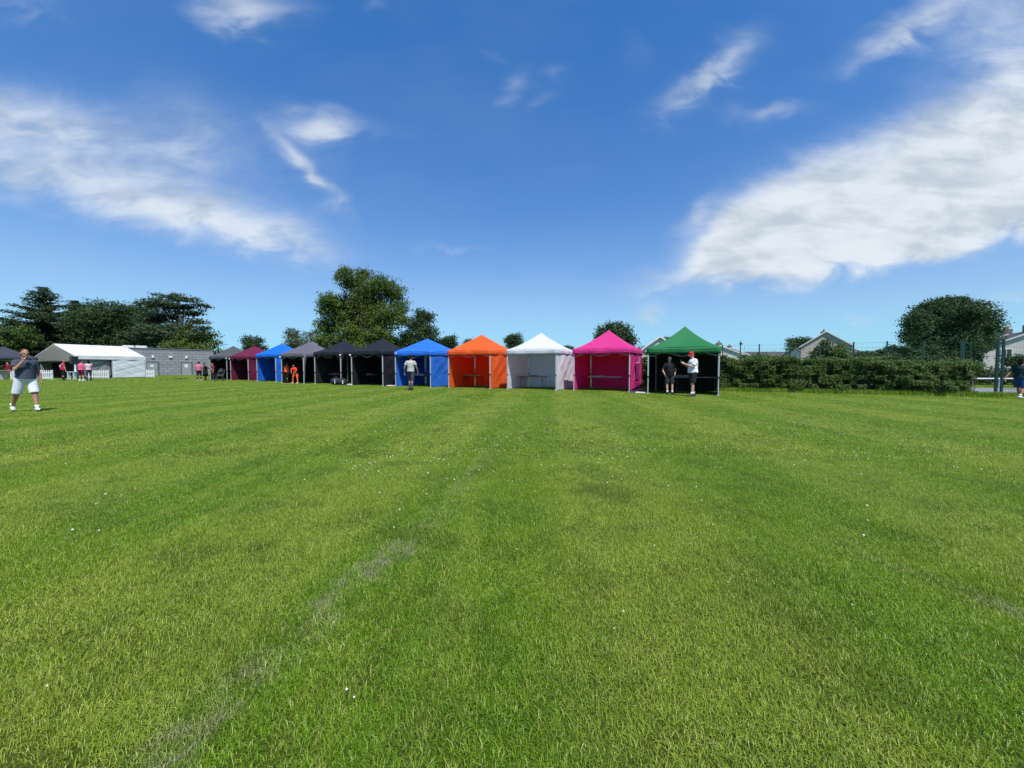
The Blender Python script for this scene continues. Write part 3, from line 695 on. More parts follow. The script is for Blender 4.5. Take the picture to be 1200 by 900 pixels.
def house(name, label, loc, rotz, w, d, eave, ridge, wall_m, chim=(), gable_windows=(), side_windows=(), over=.25, group=None, verge=True):
    """gable faces -Y local, ridge runs along Y; w across, d deep"""
    root = thing(name, label, 'house', (loc[0], loc[1], 0), rotz, group)
    MB().prism([(-w / 2, 0), (w / 2, 0), (w / 2, eave), (0, ridge), (-w / 2, eave)], 0, d).build('wall', wall_m, root)
    rf = MB(); sl = (ridge - eave) / (w / 2)
    for s in (-1, 1):
        e = (s * (w / 2 + over), eave - over * sl); p = [(0, ridge + .03), e, (e[0], e[1] + .14), (0, ridge + .2)]
        rf.prism(p if s > 0 else p[::-1], -.18, d + .18)
    ro = rf.build('roof', ROOF, root)
    if verge:
        vb = MB()
        for s in (-1, 1):
            e = (s * (w / 2 + over), eave - over * sl)
            pp = [(0, ridge + .02), (e[0], e[1] - .02), (e[0], e[1] + .15), (0, ridge + .21)]
            vb.prism(pp if s > 0 else pp[::-1], -.23, -.185)
        vb.build('bargeboard', TRIM, root)
        gt = MB()
        for s in (-1, 1): MB().tube([(s * (w / 2 + over + .04), -.1, eave - over * sl + .02), (s * (w / 2 + over + .04), d + .1, eave - over * sl + .02)], .06, n=8).build('gutter', TRIM, root)
    for (cy, ch) in chim:
        c = MB().box((0, cy, ridge + ch / 2 - .15), (.75, 1.0, ch + .3)).build('chimney', CHIM, ro, bevel=.02)
        for k in (-.25, .25): MB().tube([(0, cy + k, ridge + ch), (0, cy + k, ridge + ch + .32)], [.11, .09], n=8).build('chimney_pot', mat('terracotta', (.30, .14, .09), rough=.9), ro)
    for (x, z, ww, hh) in gable_windows: window(root, x, 0, z, ww, hh)
    for (yy, z, ww, hh) in side_windows: window(root, -w / 2, yy, z, ww, hh, 'Y')
    return root

def zat(py, Y): return CAMH + (HOR - py) / F * Y
Yh = 58
house('house', 'pebble dashed house with its wide gable rising above the hedge', (px_span(966.5, Yh), Yh), -math.atan(366 / F) + .06, 5.9, 9, zat(405.5, Yh), zat(389.5, Yh), PEBBLE,
      gable_windows=[(1.5, zat(409, Yh), .7, .8)], chim=[(5.0, .5)])
for k in range(0): pass
Y2 = 70
house('house', 'low dark roofed house just right of the pebble dashed gable', (px_span(1020, Y2), Y2 + 4), math.radians(90), 7, 11, zat(417, Y2), zat(408, Y2), RENDER_W)
Y3 = 40
house('house', 'pale gable house hidden between the pink and green gazebos', (px_span(773, Y3), Y3), math.radians(-18), 40 / F * Y3, 9, zat(410, Y3), zat(396, Y3), RENDER_W, chim=[])
Y4 = 62
house('house', 'cream house with twin chimneys directly right of the green gazebo', (px_span(843, Y4), Y4), math.radians(-24), 6.5, 9, zat(416, Y4), zat(406, Y4), RENDER_W, chim=[(2.0, .7), (7, .7)])
house('house', 'second smaller gable beside the twin chimney house behind the hedge', (px_span(856, Y4 + 8), Y4 + 8), math.radians(-24), 6.0, 8, zat(417, Y4 + 8), zat(408.5, Y4 + 8), RENDER_W, chim=[(3.0, .6)])
Y5 = 110
house('house', 'long grey roofed terrace seen as a strip on the skyline past the hedge', (px_span(948, Y5), Y5), math.radians(90), 8, 24, zat(420, Y5), zat(413, Y5), PEBBLE)
# white terrace at the far right
G_T = 'white terraced houses at the right edge'
def terrace(px_, Y_, rot, w, d, e, rdg, label, **k):
    house('terraced_house', label, (px_span(px_, Y_), Y_), rot, w, d, zat(e, Y_), zat(rdg, Y_), RENDER_W, group=G_T, **k)
terrace(1178, 52, math.radians(-38), 6.6, 11, 405, 393.5, 'left terraced house with white gable behind the gate posts', chim=[(.9, .9), (8, .9)],
        gable_windows=[(-1.3, 3.0, .9, 1.1), (1.2, 3.0, .9, 1.1), (-1.3, 1.1, .9, 1.1)], side_windows=[(2, 3.0, 1.0, 1.1), (5, 3.0, 1.0, 1.1), (2, 1.0, 1.0, 1.1)])
terrace(1212, 46, math.radians(-38), 8.0, 12, 407, 388, 'nearest terraced house with tall white gable cut by the right edge', chim=[(2.2, .9), (9, .9)],
        gable_windows=[(-2.2, 3.0, .9, 1.1)], side_windows=[(2, 2.9, 1.0, 1.1), (5, 2.9, 1.0, 1.1)])
sh = thing('shed', 'low flat roofed shed left of the white terraced houses', 'shed', (px_span(1153, 50), 50, 0), 0)
MB().box((0, 1.5, zat(409, 50) / 2), (2.6, 3, zat(409, 50))).build('wall', PEBBLE, sh); MB().box((0, 1.5, zat(409, 50) + .12), (2.9, 3.3, .22)).build('roof', ROOF, sh)
MB().box((-.3, -.03, .98), (.9, .05, 1.95)).build('door', mat('shed_door', (.10, .09, .08)), sh)
fb = thing('flat_roof_building', 'small pale flat topped building peeping over the left black gazebo', 'building', (px_span(391.5, 60), 60, 0), 0)
MB().box((0, 2, zat(405, 60) / 2), (1.5, 4, zat(405, 60))).build('wall', RENDER_W, fb); MB().box((0, 2, zat(405, 60) + .06), (1.8, 4.3, .18)).build('roof', ROOF, fb)

# street lamp / utility pole far behind the hedge
lp = thing('street_lamp', 'thin street lamp post standing between rooftops above the hedge', 'street lamp', (px_span(867, 45), 45, 0))
hp = zat(399.5, 45); MB().tube([(0, 0, 0), (0, 0, 1.2), (0, 0, hp)], [.11, .08, .05], n=8).build('post', DARKMETAL, lp)
MB().box((0, -.05, zat(403, 45)), (.24, .3, .22)).build('lamp_head', DARKMETAL, lp, bevel=.03)

# concrete block building
def block_building():
    p0 = Vector((px_span(128, 58), 58, 0)); p1 = Vector((px_span(251, 68), 68, 0)); d = p1 - p0; Ln = d.length; ang = math.atan2(d.y, d.x)
    m = bpy.data.materials.new('block_wall'); m.use_nodes = True; N = m.node_tree.nodes; L = m.node_tree.links; b = N['Principled BSDF']
    tc = N.new('ShaderNodeTexCoord'); mp = N.new('ShaderNodeMapping'); mp.inputs['Rotation'].default_value = (math.radians(90), 0, 0); L.new(tc.outputs['Object'], mp.inputs[0])
    br = N.new('ShaderNodeTexBrick'); L.new(mp.outputs[0], br.inputs['Vector']); br.inputs['Scale'].default_value = 1; br.inputs['Brick Width'].default_value = .95; br.inputs['Row Height'].default_value = .44
    br.inputs['Mortar Size'].default_value = .035; br.inputs['Color1'].default_value = (.30, .31, .33, 1); br.inputs['Color2'].default_value = (.24, .25, .27, 1); br.inputs['Mortar'].default_value = (.14, .145, .15, 1)
    L.new(br.outputs[0], b.inputs['Base Color']); b.inputs['Roughness'].default_value = .9
    H = 4.25; root = thing('block_building', 'long low grey concrete block building with flat roof behind the marquee', 'building', (p0.x, p0.y, 0), ang)
    MB().box((Ln / 2, 4, H / 2), (Ln, 8, H)).build('wall', m, root)
    MB().box((Ln / 2, 4, H + .06), (Ln + .16, 8.16, .12)).build('roof', mat('roof_felt', (.17, .17, .18), rough=.9), root)
    def lx(px):    # distance along the wall of a pixel column
        u = (px - 600) / F; c, s = d.x / Ln, d.y / Ln
        return (u * p0.y - p0.x) / (c - u * s)
    for i, px in enumerate((179, 219)):
        x = lx(px); dr = MB().box((x, -.03, 1.04), (1.25, .06, 2.08)).build('door', mat('grey_door', (.30, .32, .33), rough=.5), root)
        MB().box((x + .48, -.09, 1.0), (.06, .05, .18)).build('handle', DARKMETAL, dr)
        MB().box((x - .05, -.066, 1.55), (.42, .012, .5 if i else .3)).build('notice', WHITE_PL, dr)
        fr = MB(); fr.box((x - .69, -.04, 1.1), (.12, .1, 2.2)); fr.box((x + .69, -.04, 1.1), (.12, .1, 2.2)); fr.box((x, -.04, 2.15), (1.26, .1, .13)); fr.build('door_frame', mat('frame_grey', (.11, .115, .12)), root)
    for px in (180, 200.5, 219): MB().box((lx(px), -.08, 3.0), (.28 if px != 200.5 else .45, .16, .42 if px != 200.5 else .3)).build('wall_light', WHITE_PL, root, bevel=.03)
    for px in (153, 168): MB().box((lx(px), 1.5, H + .30), (1.25, 1.4, .36)).build('roof_vent', WHITE_PL, root, bevel=.03)
block_building()

# ------------------------------------------------------------------ the white marquee
MARQ = fabric('marquee_pvc', (.80, .82, .83), trans=.12)
def marquee():
    p0 = Vector((-48.8, 43, 0)); d = Vector((.34, .94, 0)); Ln = 6.4; Wd = 8.3; e = 2.62; rg = 4.0
    ang = math.atan2(d.y, d.x)         # local +X runs along the long side, local +Y points left (away)
    root = thing('marquee', 'long white frame marquee with open gable in front of the block building', 'marquee', (p0.x, p0.y, 0), ang)
    roof = MB()
    for (y0, y1) in ((-.06, Wd / 2), (Wd + .06, Wd / 2)):
        for bay in range(2):
            x0 = bay * Ln / 2; x1 = x0 + Ln / 2
            roof.sheet(lambda a, b, x0=x0, x1=x1, y0=y0, y1=y1: (x0 + (x1 - x0) * a, y0 + (y1 - y0) * b, e + (rg - e) * b - .07 * math.sin(a * math.pi) * math.sin(b * math.pi)), 10, 10)
    roof.build('roof', MARQ, root, smooth=True, solid=.012)
    MB().sheet(lambda a, b: (Ln * a, -.07 + .02 * math.sin(a * 22), e - .42 * b), 40, 2).build('valance', MARQ, root, solid=.01)
    MB().sheet(lambda a, b: (Ln * a, Wd + .07, e - .42 * b), 10, 2).build('valance', MARQ, root, solid=.01)
    gb = MB(); 
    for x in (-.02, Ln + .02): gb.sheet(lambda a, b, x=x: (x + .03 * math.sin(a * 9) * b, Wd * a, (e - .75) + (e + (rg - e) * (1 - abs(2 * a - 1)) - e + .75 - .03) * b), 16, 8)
    gb.build('gable_panel', fabric('gable_shaded', (.27, .265, .215), trans=.1), root, smooth=True, solid=.01)  # gable of the white tent, its shade put into a darker beige
    r = np.random.default_rng(8)
    ph = r.uniform(0, 6, 8)
    def wall(x0, x1, y, amp=.05):
        mb = MB(); mb.sheet(lambda a, b: (x0 + (x1 - x0) * a, y + amp * .6 * (math.sin(b * 5 + a * 3 + ph[0]) * .5 + (1 - abs(math.sin(a * 4 + b * 9 + ph[1]))) ** 3 - (1 - abs(math.sin(a * 6 - b * 7 + ph[2]))) ** 3) * math.sin(b * math.pi) ** .5, .02 + (e - .30) * (1 - b)), 28, 28); return mb
    wall(Ln / 2 + .05, Ln - .03, -.03).build('side_wall', MARQ, root, smooth=True, solid=.01)
    wall(0.05, Ln / 2, Wd * .9, .03).build('back_wall', fabric('gable_shaded2', (.40, .40, .37), trans=.2), root, smooth=True, solid=.01)
    wall(Ln / 2, Ln - .05, Wd * .9 + .002, .03).build('back_wall', MATS['gable_shaded2'], root, smooth=True, solid=.01)
    b2 = MB(); b2.sheet(lambda a, b: (Ln - .05, Wd * a, .02 + (e - .1) * b), 12, 4); b2.build('end_wall', MATS['gable_shaded2'], root, solid=.01)
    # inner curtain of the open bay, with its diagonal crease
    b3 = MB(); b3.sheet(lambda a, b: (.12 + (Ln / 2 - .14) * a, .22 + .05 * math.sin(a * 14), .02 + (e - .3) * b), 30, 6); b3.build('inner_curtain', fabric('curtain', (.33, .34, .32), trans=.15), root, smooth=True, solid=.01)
    MB().bar((.9, .10, 1.0), (Ln / 2 - .1, .10, 2.15), .04, .04).build('brace', DARKMETAL, root)
    for x in (0, Ln / 2, Ln):
        for y in (0, Wd): MB().box((x, y, e / 2 - .02), (.10, .10, e - .04)).build('post', STEEL, root)
        rf = MB(); rf.bar((x, 0, e - .06), (x, Wd / 2, rg - .06), .06, .08); rf.bar((x, Wd, e - .06), (x, Wd / 2, rg - .06), .06, .08); rf.build('rafter', STEEL, root)
    # near-black sheet across the inside, behind the open gable
    b4 = MB(); b4.sheet(lambda a, b: (1.0, 1.3 + (Wd - 1.6) * a, .02 + 2.2 * b), 10, 2); b4.build('black_sheet', fabric('black_sheet', (.012, .013, .018), trans=0), root, solid=.02)
marquee()

def picket(px0, px1, Y, label, top=1.0):
    x0, x1 = px_span(px0, Y), px_span(px1, Y); L_ = x1 - x0
    root = thing('picket_fence', label, 'fence', (x0, Y, 0), 0, 'white picket fence panels by the marquee')
    n = max(3, int(round(L_ / .2)))
    for i in range(n):
        x = (i + .5) * L_ / n; w = .10
        MB().prism([(x - w / 2, .08), (x + w / 2, .08), (x + w / 2, top - .07), (x, top), (x - w / 2, top - .07)], -.02, .0).build('picket', WHITE_PL, root)
    for z in (.25, .75): MB().box((L_ / 2, .02, z), (L_, .035, .09)).build('rail', WHITE_PL, root)
    for x in (.04, L_ - .04): MB().box((x, .07, top / 2), (.08, .06, top)).build('post', WHITE_PL, root)
picket(14.5, 23.5, 38.5, 'short white picket panel on the left of the striding man')
picket(47, 61, 39, 'white picket panel between the striding man and the open marquee')
picket(103, 127, 42.5, 'white picket panel across the open bay of the marquee')
picket(171.5, 180.5, 47, 'short white picket panel right of the marquee end wall')

# ------------------------------------------------------------------ pop-up gazebos
LOGO = mat('logo_purple', (.22, .02, .16), rough=.6)
LOGOW = mat('logo_white', (.75, .6, .72), rough=.6)
def gazebo(label, FLx, FLy, yaw_deg, col, peak, eave, curve=1.15, trans=.3, walls='LRB', inner=None, val=.30, leg=STEEL, furled='', w=3.0, seed=1, mname=None, pads='', logo=False, tagm=False, cat='gazebo', plates='', wallcol=None, tc=None):
    yaw = -math.radians(yaw_deg); r = random.Random(seed); nrs = np.random.default_rng(seed)
    c, s = math.cos(math.radians(yaw_deg)), math.sin(math.radians(yaw_deg)); h = w / 2
    cx = FLx + h * c + h * s; cy = FLy - h * s + h * c
    root = thing('gazebo', label, cat, (cx, cy, 0), yaw, 'row of pop up gazebos')
    M = fabric(mname, col, trans, tc=tc); MW = fabric(mname + '_shaded_wall', wallcol, .02) if wallcol else M; ph = nrs.uniform(0, 6.28, 12)  # wallcol: wall cloth coloured darker to carry the shade inside
    # roof: four sagging slopes meeting in hips
    rf = MB()
    for k in range(4):
        R = Matrix.Rotation(k * math.pi / 2, 3, 'Z')
        def fn(a, b, R=R, k=k):
            t = b; x = (2 * a - 1) * (h + .02) * (1 - t); y = -(h + .02) * (1 - t)
            z = eave + (peak - eave) * (t ** curve) * (1 - .0)
            sag = math.sin(a * math.pi) * (1 - t) * math.sin(min(1, t * 1.4) * math.pi) * .085
            z -= sag + .012 * math.sin(9 * a + ph[k]) * math.sin(math.pi * t) * (1 - t) + .014 * (1 - abs(math.sin(5 * a + 6 * t + ph[k + 4]))) ** 3 * math.sin(math.pi * a) * (1 - t)
            return R @ Vector((x, y, z))
        rf.sheet(fn, 14, 14)
    rf.build('roof', M, root, smooth=False, solid=.006)
    vb = MB()
    for k in range(4):
        R = Matrix.Rotation(k * math.pi / 2, 3, 'Z')
        vb.sheet(lambda a, b, R=R, k=k: R @ Vector(((2 * a - 1) * (h + .03), -(h + .03) + .018 * math.sin(a * 15 + ph[k + 4]) * b, eave + .004 - val * b - .05 * math.sin(a * math.pi) * (1 - b) * .6)), 24, 3)
    vb.build('valance', M, root, smooth=True, solid=.006)
    hem = MB()
    for k in range(4):
        R = Matrix.Rotation(k * math.pi / 2, 3, 'Z')
        hem.sheet(lambda a, b, R=R: R @ Vector(((2 * a - 1) * (h + .036), -(h + .037), eave - val + .05 + .025 - .03 * b)), 2, 1)
    # legs with feet
    for (sx, sy) in ((-1, -1), (1, -1), (-1, 1), (1, 1)):
        lg = MB(); x, y = sx * (h - .03), sy * (h - .03)
        lg.box((x, y, eave * .68), (.048, .048, eave * .64)); lg.box((x, y, .37 * eave / 2 + .01), (.036, .036, .40 * eave))
        lo = lg.build('leg', leg, root)
        ft = MB(); ft.box((x, y, .018), (.13, .13, .022)); ft.build('foot_plate', leg, lo)
        MB().box((x, y, .37 * eave), (.062, .062, .07)).build('slider', BLACK_PL, lo)
    # scissor truss under the eaves and the centre mast
    for k in range(4):
        tr = MB(); R = Matrix.Rotation(k * math.pi / 2, 3, 'Z')
        for i in range(2):
            xa, xb = (-h + .05, 0) if i == 0 else (0, h - .05)
            tr.bar(R @ Vector((xa, -h + .06, eave - .06)), R @ Vector((xb, -h + .06, eave - .42)), .022, .012); tr.bar(R @ Vector((xa, -h + .08, eave - .42)), R @ Vector((xb, -h + .08, eave - .06)), .022, .012)
        tr.build('truss', leg, root)
    ms = MB(); ms.tube([(0, 0, eave - .25), (0, 0, peak - .03)], .02, n=8)
    for (sx, sy) in ((-1, -1), (1, -1), (-1, 1), (1, 1)): ms.bar((sx * (h - .06), sy * (h - .06), eave - .08), (0, 0, eave - .1), .022, .015)
    ms.build('mast', leg, root)
    # side walls
    def wall(fn3, name):
        def g(a, b):
            env = math.sin(math.pi * b) ** .6 * min(1, 6 * a, 6 * (1 - a))
            wv = .030 * math.sin(5 * a + 4 * b + ph[8]) + .012 * math.sin(11 * a - 9 * b + ph[9])
            for q_, (fa, fb) in enumerate(((7, 11), (-9, 13), (4, 19), (15, 5), (-13, 8))):
                cr = abs(math.sin((fa * a + fb * b) * .5 + ph[q_] + .8 * math.sin(3 * a + 2 * b + ph[q_ + 3])))
                wv += .016 * (1 - cr) ** 3 * (1 if q_ % 2 else -1) * (.5 + .5 * math.sin(6 * a + 5 * b + ph[q_ + 5]))
            ruck = .03 * abs(math.sin(9 * (a - .5) + 8 * b + ph[7])) ** 3 * b * (1 - b) * 4
            return fn3(a, .025 + (eave - .08) * (1 - b) + (.02 * math.sin(a * 8 + ph[6]) * (b > .96)), env * (wv + ruck))
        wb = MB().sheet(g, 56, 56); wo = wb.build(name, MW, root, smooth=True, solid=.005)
        return wo
    e_ = h - .055
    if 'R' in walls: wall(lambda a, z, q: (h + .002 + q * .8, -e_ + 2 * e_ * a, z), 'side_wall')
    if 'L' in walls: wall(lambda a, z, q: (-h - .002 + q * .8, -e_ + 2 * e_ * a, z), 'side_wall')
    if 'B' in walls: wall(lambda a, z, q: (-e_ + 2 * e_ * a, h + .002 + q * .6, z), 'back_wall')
    for f in furled:          # wall bunched up and tied against a leg
        x = h - .10 if f == 'R' else -h + .10
        fu = MB(); z0 = .05; fu.tube([(x, -h + .12, eave - .1), (x, -h + .14, eave - .5), (x + .01, -h + .12, 1.25), (x, -h + .11, .7), (x, -h + .10, .06)], [.17, .13, .055, .075, .05], n=9)
        fu.build('tied_curtain', M, root, smooth=True)
    for p in pads:  # small round white blobs at the front eave corners
        sx = -1 if p in 'Ll' else 1
        MB().ell((sx * (h + .02), -h - .05, eave - val + .04), (.075, .05, .075), 10, 6).build('corner_blob', WHITE_PL, root, smooth=True)
    if plates:
        for p in plates:
            if p == 'R': MB().box((h + .10, -.1, .03), (.16, 2.7, .045)).build('ground_bar', WHITE_PL, root, bevel=.01)
            if p == 'r': MB().box((h + .35, -h + .35, .035), (.5, .3, .06)).build('weight_plate', WHITE_PL, root, bevel=.015)
            if p == 'l': MB().box((-h - .32, -h + .25, .035), (.5, .3, .06)).build('weight_plate', WHITE_PL, root, bevel=.015)
    if logo:                    # printed mark on the outside of the right wall
        lg = MB(); X = h + .075; rr = random.Random(4)
        def dab(y, z, w_, h_, rot=0):
            n_ = 10; c_, s_ = math.cos(rot), math.sin(rot); P = []
            for i in range(n_):
                a = i / n_ * 6.283; q = 1 + .22 * rr.uniform(-1, 1); u_, v_ = math.cos(a) * w_ * q, math.sin(a) * h_ * q; P.append((y + u_ * c_ - v_ * s_, z + u_ * s_ + v_ * c_))
            lg.prism(P, X, X + .003, 'YZ')
        lg.prism([(-.42, .62), (.38, .60), (.42, 1.36), (-.38, 1.40)], X, X + .003, 'YZ')
        for i in range(9): dab(-.4 + i * .1, 1.42 + .05 * math.sin(i * 2.1), .07, .06)
        for (y, z, w_, h_, ro) in ((-.1, 1.62, .33, .035, .5), (.1, 1.72, .3, .03, -.5), (-.25, 1.85, .16, .03, 1.2), (.22, 1.88, .17, .03, -1.1), (0, 1.55, .09, .09, 0), (-.3, .48, .12, .05, .4), (.1, .45, .2, .03, -.3), (.3, .38, .07, .07, 0)): dab(y, z, w_, h_, ro)
        lg.build('printed_mark', LOGO, root)
        l2 = MB(); 
        for (y, z, w_, h_) in ((.28, 1.62, .03, .16), (-.3, 1.5, .16, .02), (.05, 1.5, .2, .018)): l2.box((X + .006, y, z), (.004, w_ * 2, h_ * 2))
        l2.build('printed_highlight', LOGOW, root)
    if tagm: MB().box((-h + .16, -h - .055, eave - .10), (.16, .01, .09)).build('label_tag', WHITE_PL, root)
    return root, (cx, cy, yaw, h)

GZ = {}
def G(key, *a, **k):
    o, info = gazebo(*a, **k); GZ[key] = info
ORANGE = (1.0, .20, .04); PINK = (.88, .06, .36); BLUE = (.025, .17, .70); GREEN = (.018, .175, .055); BLK = (.013, .014, .019)
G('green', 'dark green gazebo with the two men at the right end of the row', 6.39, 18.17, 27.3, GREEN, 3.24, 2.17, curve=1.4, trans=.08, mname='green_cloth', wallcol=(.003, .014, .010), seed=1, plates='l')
G('pink', 'bright pink gazebo with a dark printed mark on its side wall', 3.31, 20.80, 29.5, PINK, 3.30, 2.24, curve=1.3, trans=.42, mname='pink_cloth', tc=(.70, .004, .12), seed=2, logo=True, plates='R')
G('white', 'white gazebo with wrinkled side wall between the orange and pink ones', -.30, 21.97, 27.0, (.80, .80, .84), 3.27, 2.26, curve=1.35, trans=.32, mname='white_cloth', seed=3)
G('orange', 'orange gazebo with crumpled orange walls left of the white one', -3.91, 23.50, 27.6, ORANGE, 3.29, 2.27, curve=1.15, trans=.46, mname='orange_cloth', tc=(.95, .05, .006), seed=4)
G('blue', 'royal blue gazebo with the walking man in front of it', -7.70, 25.31, 28.3, BLUE, 3.18, 2.27, curve=1.05, trans=.10, mname='blue_cloth', tc=(.0, .03, .40), seed=5, tagm=True)
G('blackA', 'black gazebo directly left of the royal blue one beside the walking man', -11.24, 26.89, 27.1, BLK, 3.32, 2.36, curve=1.3, trans=.03, mname='black_cloth', seed=6, pads='L', plates='lr')
G('blackB', 'black gazebo with black holdalls at its front leg', -15.11, 29.43, 28.0, BLK, 3.33, 2.40, curve=1.25, trans=.03, mname='black_cloth', seed=7, walls='LB', pads='R', furled='R')
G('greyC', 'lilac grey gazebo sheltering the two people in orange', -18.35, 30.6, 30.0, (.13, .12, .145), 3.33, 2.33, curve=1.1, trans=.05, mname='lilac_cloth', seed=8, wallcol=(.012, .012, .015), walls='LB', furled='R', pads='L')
G('blueB', 'smaller looking blue gazebo between the maroon and lilac grey ones', -23.27, 35.07, 28.8, (.010, .15, .68), 3.46, 2.44, curve=1.1, trans=.12, mname='blue_cloth_far', tc=(.0, .06, .55), seed=9)
G('maroon', 'maroon gazebo between the far blue and far grey ones', -27.76, 37.93, 26.5, (.15, .012, .045), 3.42, 2.36, curve=1.1, trans=.12, mname='maroon_cloth', seed=10, pads='L')
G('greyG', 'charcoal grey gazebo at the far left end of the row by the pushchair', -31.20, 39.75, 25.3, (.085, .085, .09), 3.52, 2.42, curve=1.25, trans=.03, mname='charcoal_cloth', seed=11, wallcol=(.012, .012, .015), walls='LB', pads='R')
gazebo('dark slate gazebo cut by the left edge of the view', -59.6, 42.3, 27, (.045, .05, .065), 3.6, 2.4, curve=1.15, trans=.03, mname='slate_cloth', seed=12, walls='B', w=4.0)

def in_gazebo(key, px, ly):
    """world point on local depth ly (from the centre) seen in pixel column px"""
    cx, cy, yaw, h = GZ[key]; u = (px - 600) / F; c, s = math.cos(yaw), math.sin(yaw)
    # P = C + lx*(c,s) + ly*(-s,c);  X = u Y
    bx, by = cx - ly * s, cy + ly * c
    lx = (u * by - bx) / (c - u * s)
    return (bx + lx * c, by + lx * s, 0), yaw

def table(key, px, ly, label, length=1.8, top=WOOD, z=.74, extra=0.0):
    loc, yaw = in_gazebo(key, px, ly)
    root = thing('folding_table', label, 'table', loc, yaw + extra, 'folding trestle tables under the gazebos')
    MB().box((0, 0, z - .02), (length, .70, .036)).build('tabletop', top, root, bevel=.006)
    for s in (-1, 1):
        x = s * (length / 2 - .22); lg = MB()
        for y in (-.27, .27): lg.tube([(x, y, z - .04), (x + s * .02, y, .01)], .014, n=6)
        lg.tube([(x + s * .01, -.27, .14), (x + s * .01, .27, .14)], .012, n=6); lg.tube([(x, -.27, z - .1), (x, .27, z - .1)], .012, n=6)
        lo = lg.build('leg', DARKMETAL, root)
        MB().tube([(x + s * .008, 0, .38), (x - s * .34, 0, z - .05)], .011, n=6).build('brace', DARKMETAL, lo)
    MB().box((0, 0, z - .055), (length - .1, .03, .03)).build('rail', DARKMETAL, root)
    return loc, yaw + extra
def on_table(tb, lx, ly=0, z=.74):
    (x, y, _), a = tb; return (x + lx * math.cos(a) - ly * math.sin(a), y + lx * math.sin(a) + ly * math.cos(a), z)

PAPER = mat('paper', (.68, .68, .66), rough=.8, var=.1)
REDCLOTH = mat('red_cloth', (.38, .02, .03), rough=.8, var=.2)
def pile(tb, lx, label, m, w=.6, d=.35, n=3, name='folded_cloth', cat='cloth', th=.022):
    x, y, z = on_table(tb, lx, -.05); root = thing(name, label, cat, (x, y, z), tb[1]); r = random.Random(int(x * 100))
    for i in range(n): MB().box((r.uniform(-.05, .05), r.uniform(-.03, .03), th / 2 + i * th + .001), (w * r.uniform(.8, 1), d * r.uniform(.85, 1), th - .002), r.uniform(-.1, .1)).build('layer', m, root, bevel=.004)

t = table('white', 625, .2, 'folding table standing in the white gazebo'); pile(t, .05, 'flat dark parcel on the table in the white gazebo', mat('plum', (.10, .04, .06)), n=2, w=.42)
t = table('pink', 710.5, .0, 'folding table standing in the pink gazebo', top=GREYTOP, length=1.9); pile(t, -.45, 'flat pale folded sheet on the table in the pink gazebo', mat('pinkgrey', (.55, .40, .42)), n=2, w=.75)
t = table('orange', 552, .4, 'folding table standing in the orange gazebo', length=1.8); pile(t, -.1, 'flat pale cloth on the table in the orange gazebo', mat('tan_cloth', (.45, .33, .22)), n=2, w=.8)
t = table('blue', 489, .2, 'folding table standing in the royal blue gazebo behind the walking man', top=GREYTOP); pile(t, .3, 'pale folded banner on the table in the royal blue gazebo', mat('lilac_paper', (.45, .42, .52)), n=4, w=.8)
t = table('blackA', 431, .1, 'folding table in the black gazebo nearest the royal blue one'); pile(t, -.1, 'white stack of papers on the table in the right black gazebo', PAPER, n=4, w=.7); pile(t, .55, 'red folded cloth on the table in the right black gazebo', REDCLOTH, n=3, w=.35)
t = table('blackB', 389, .1, 'folding table in the black gazebo with the holdalls', top=GREYTOP); pile(t, .2, 'red bundled cloth on the table in the left black gazebo', REDCLOTH, n=4, w=.5, th=.03); pile(t, .72, 'second red bundle at the right end of the table in the left black gazebo', REDCLOTH, n=4, w=.3, th=.03)
t = table('green', 815, .55, 'long folding table behind the two men in the green gazebo', top=GREYTOP, length=2.1, z=.78); x, y, z = on_table(t, -.5, 0, .78)
o = thing('folded_cloth', 'grey folded sheet on the left end of the green gazebo table', 'cloth', (x, y, z), t[1])
MB().box((0, 0, .03), (.95, .4, .058)).build('layer', mat('grey_sheet', (.38, .38, .37)), o, bevel=.01); MB().box((.05, 0, .075), (.8, .36, .028)).build('layer', MATS['grey_sheet'], o, bevel=.008)
t = table('maroon', 283.5, .2, 'folding table standing in the maroon gazebo', top=mat('maroon_top', (.33, .2, .2))); pile(t, .5, 'dark red bundle on the maroon gazebo table', REDCLOTH, n=3, w=.5, th=.035)
t = table('blueB', 314, .2, 'folding table standing in the far blue gazebo', top=GREYTOP); pile(t, .5, 'dark crimson bundle on the far blue gazebo table', REDCLOTH, n=4, w=.5, th=.04)

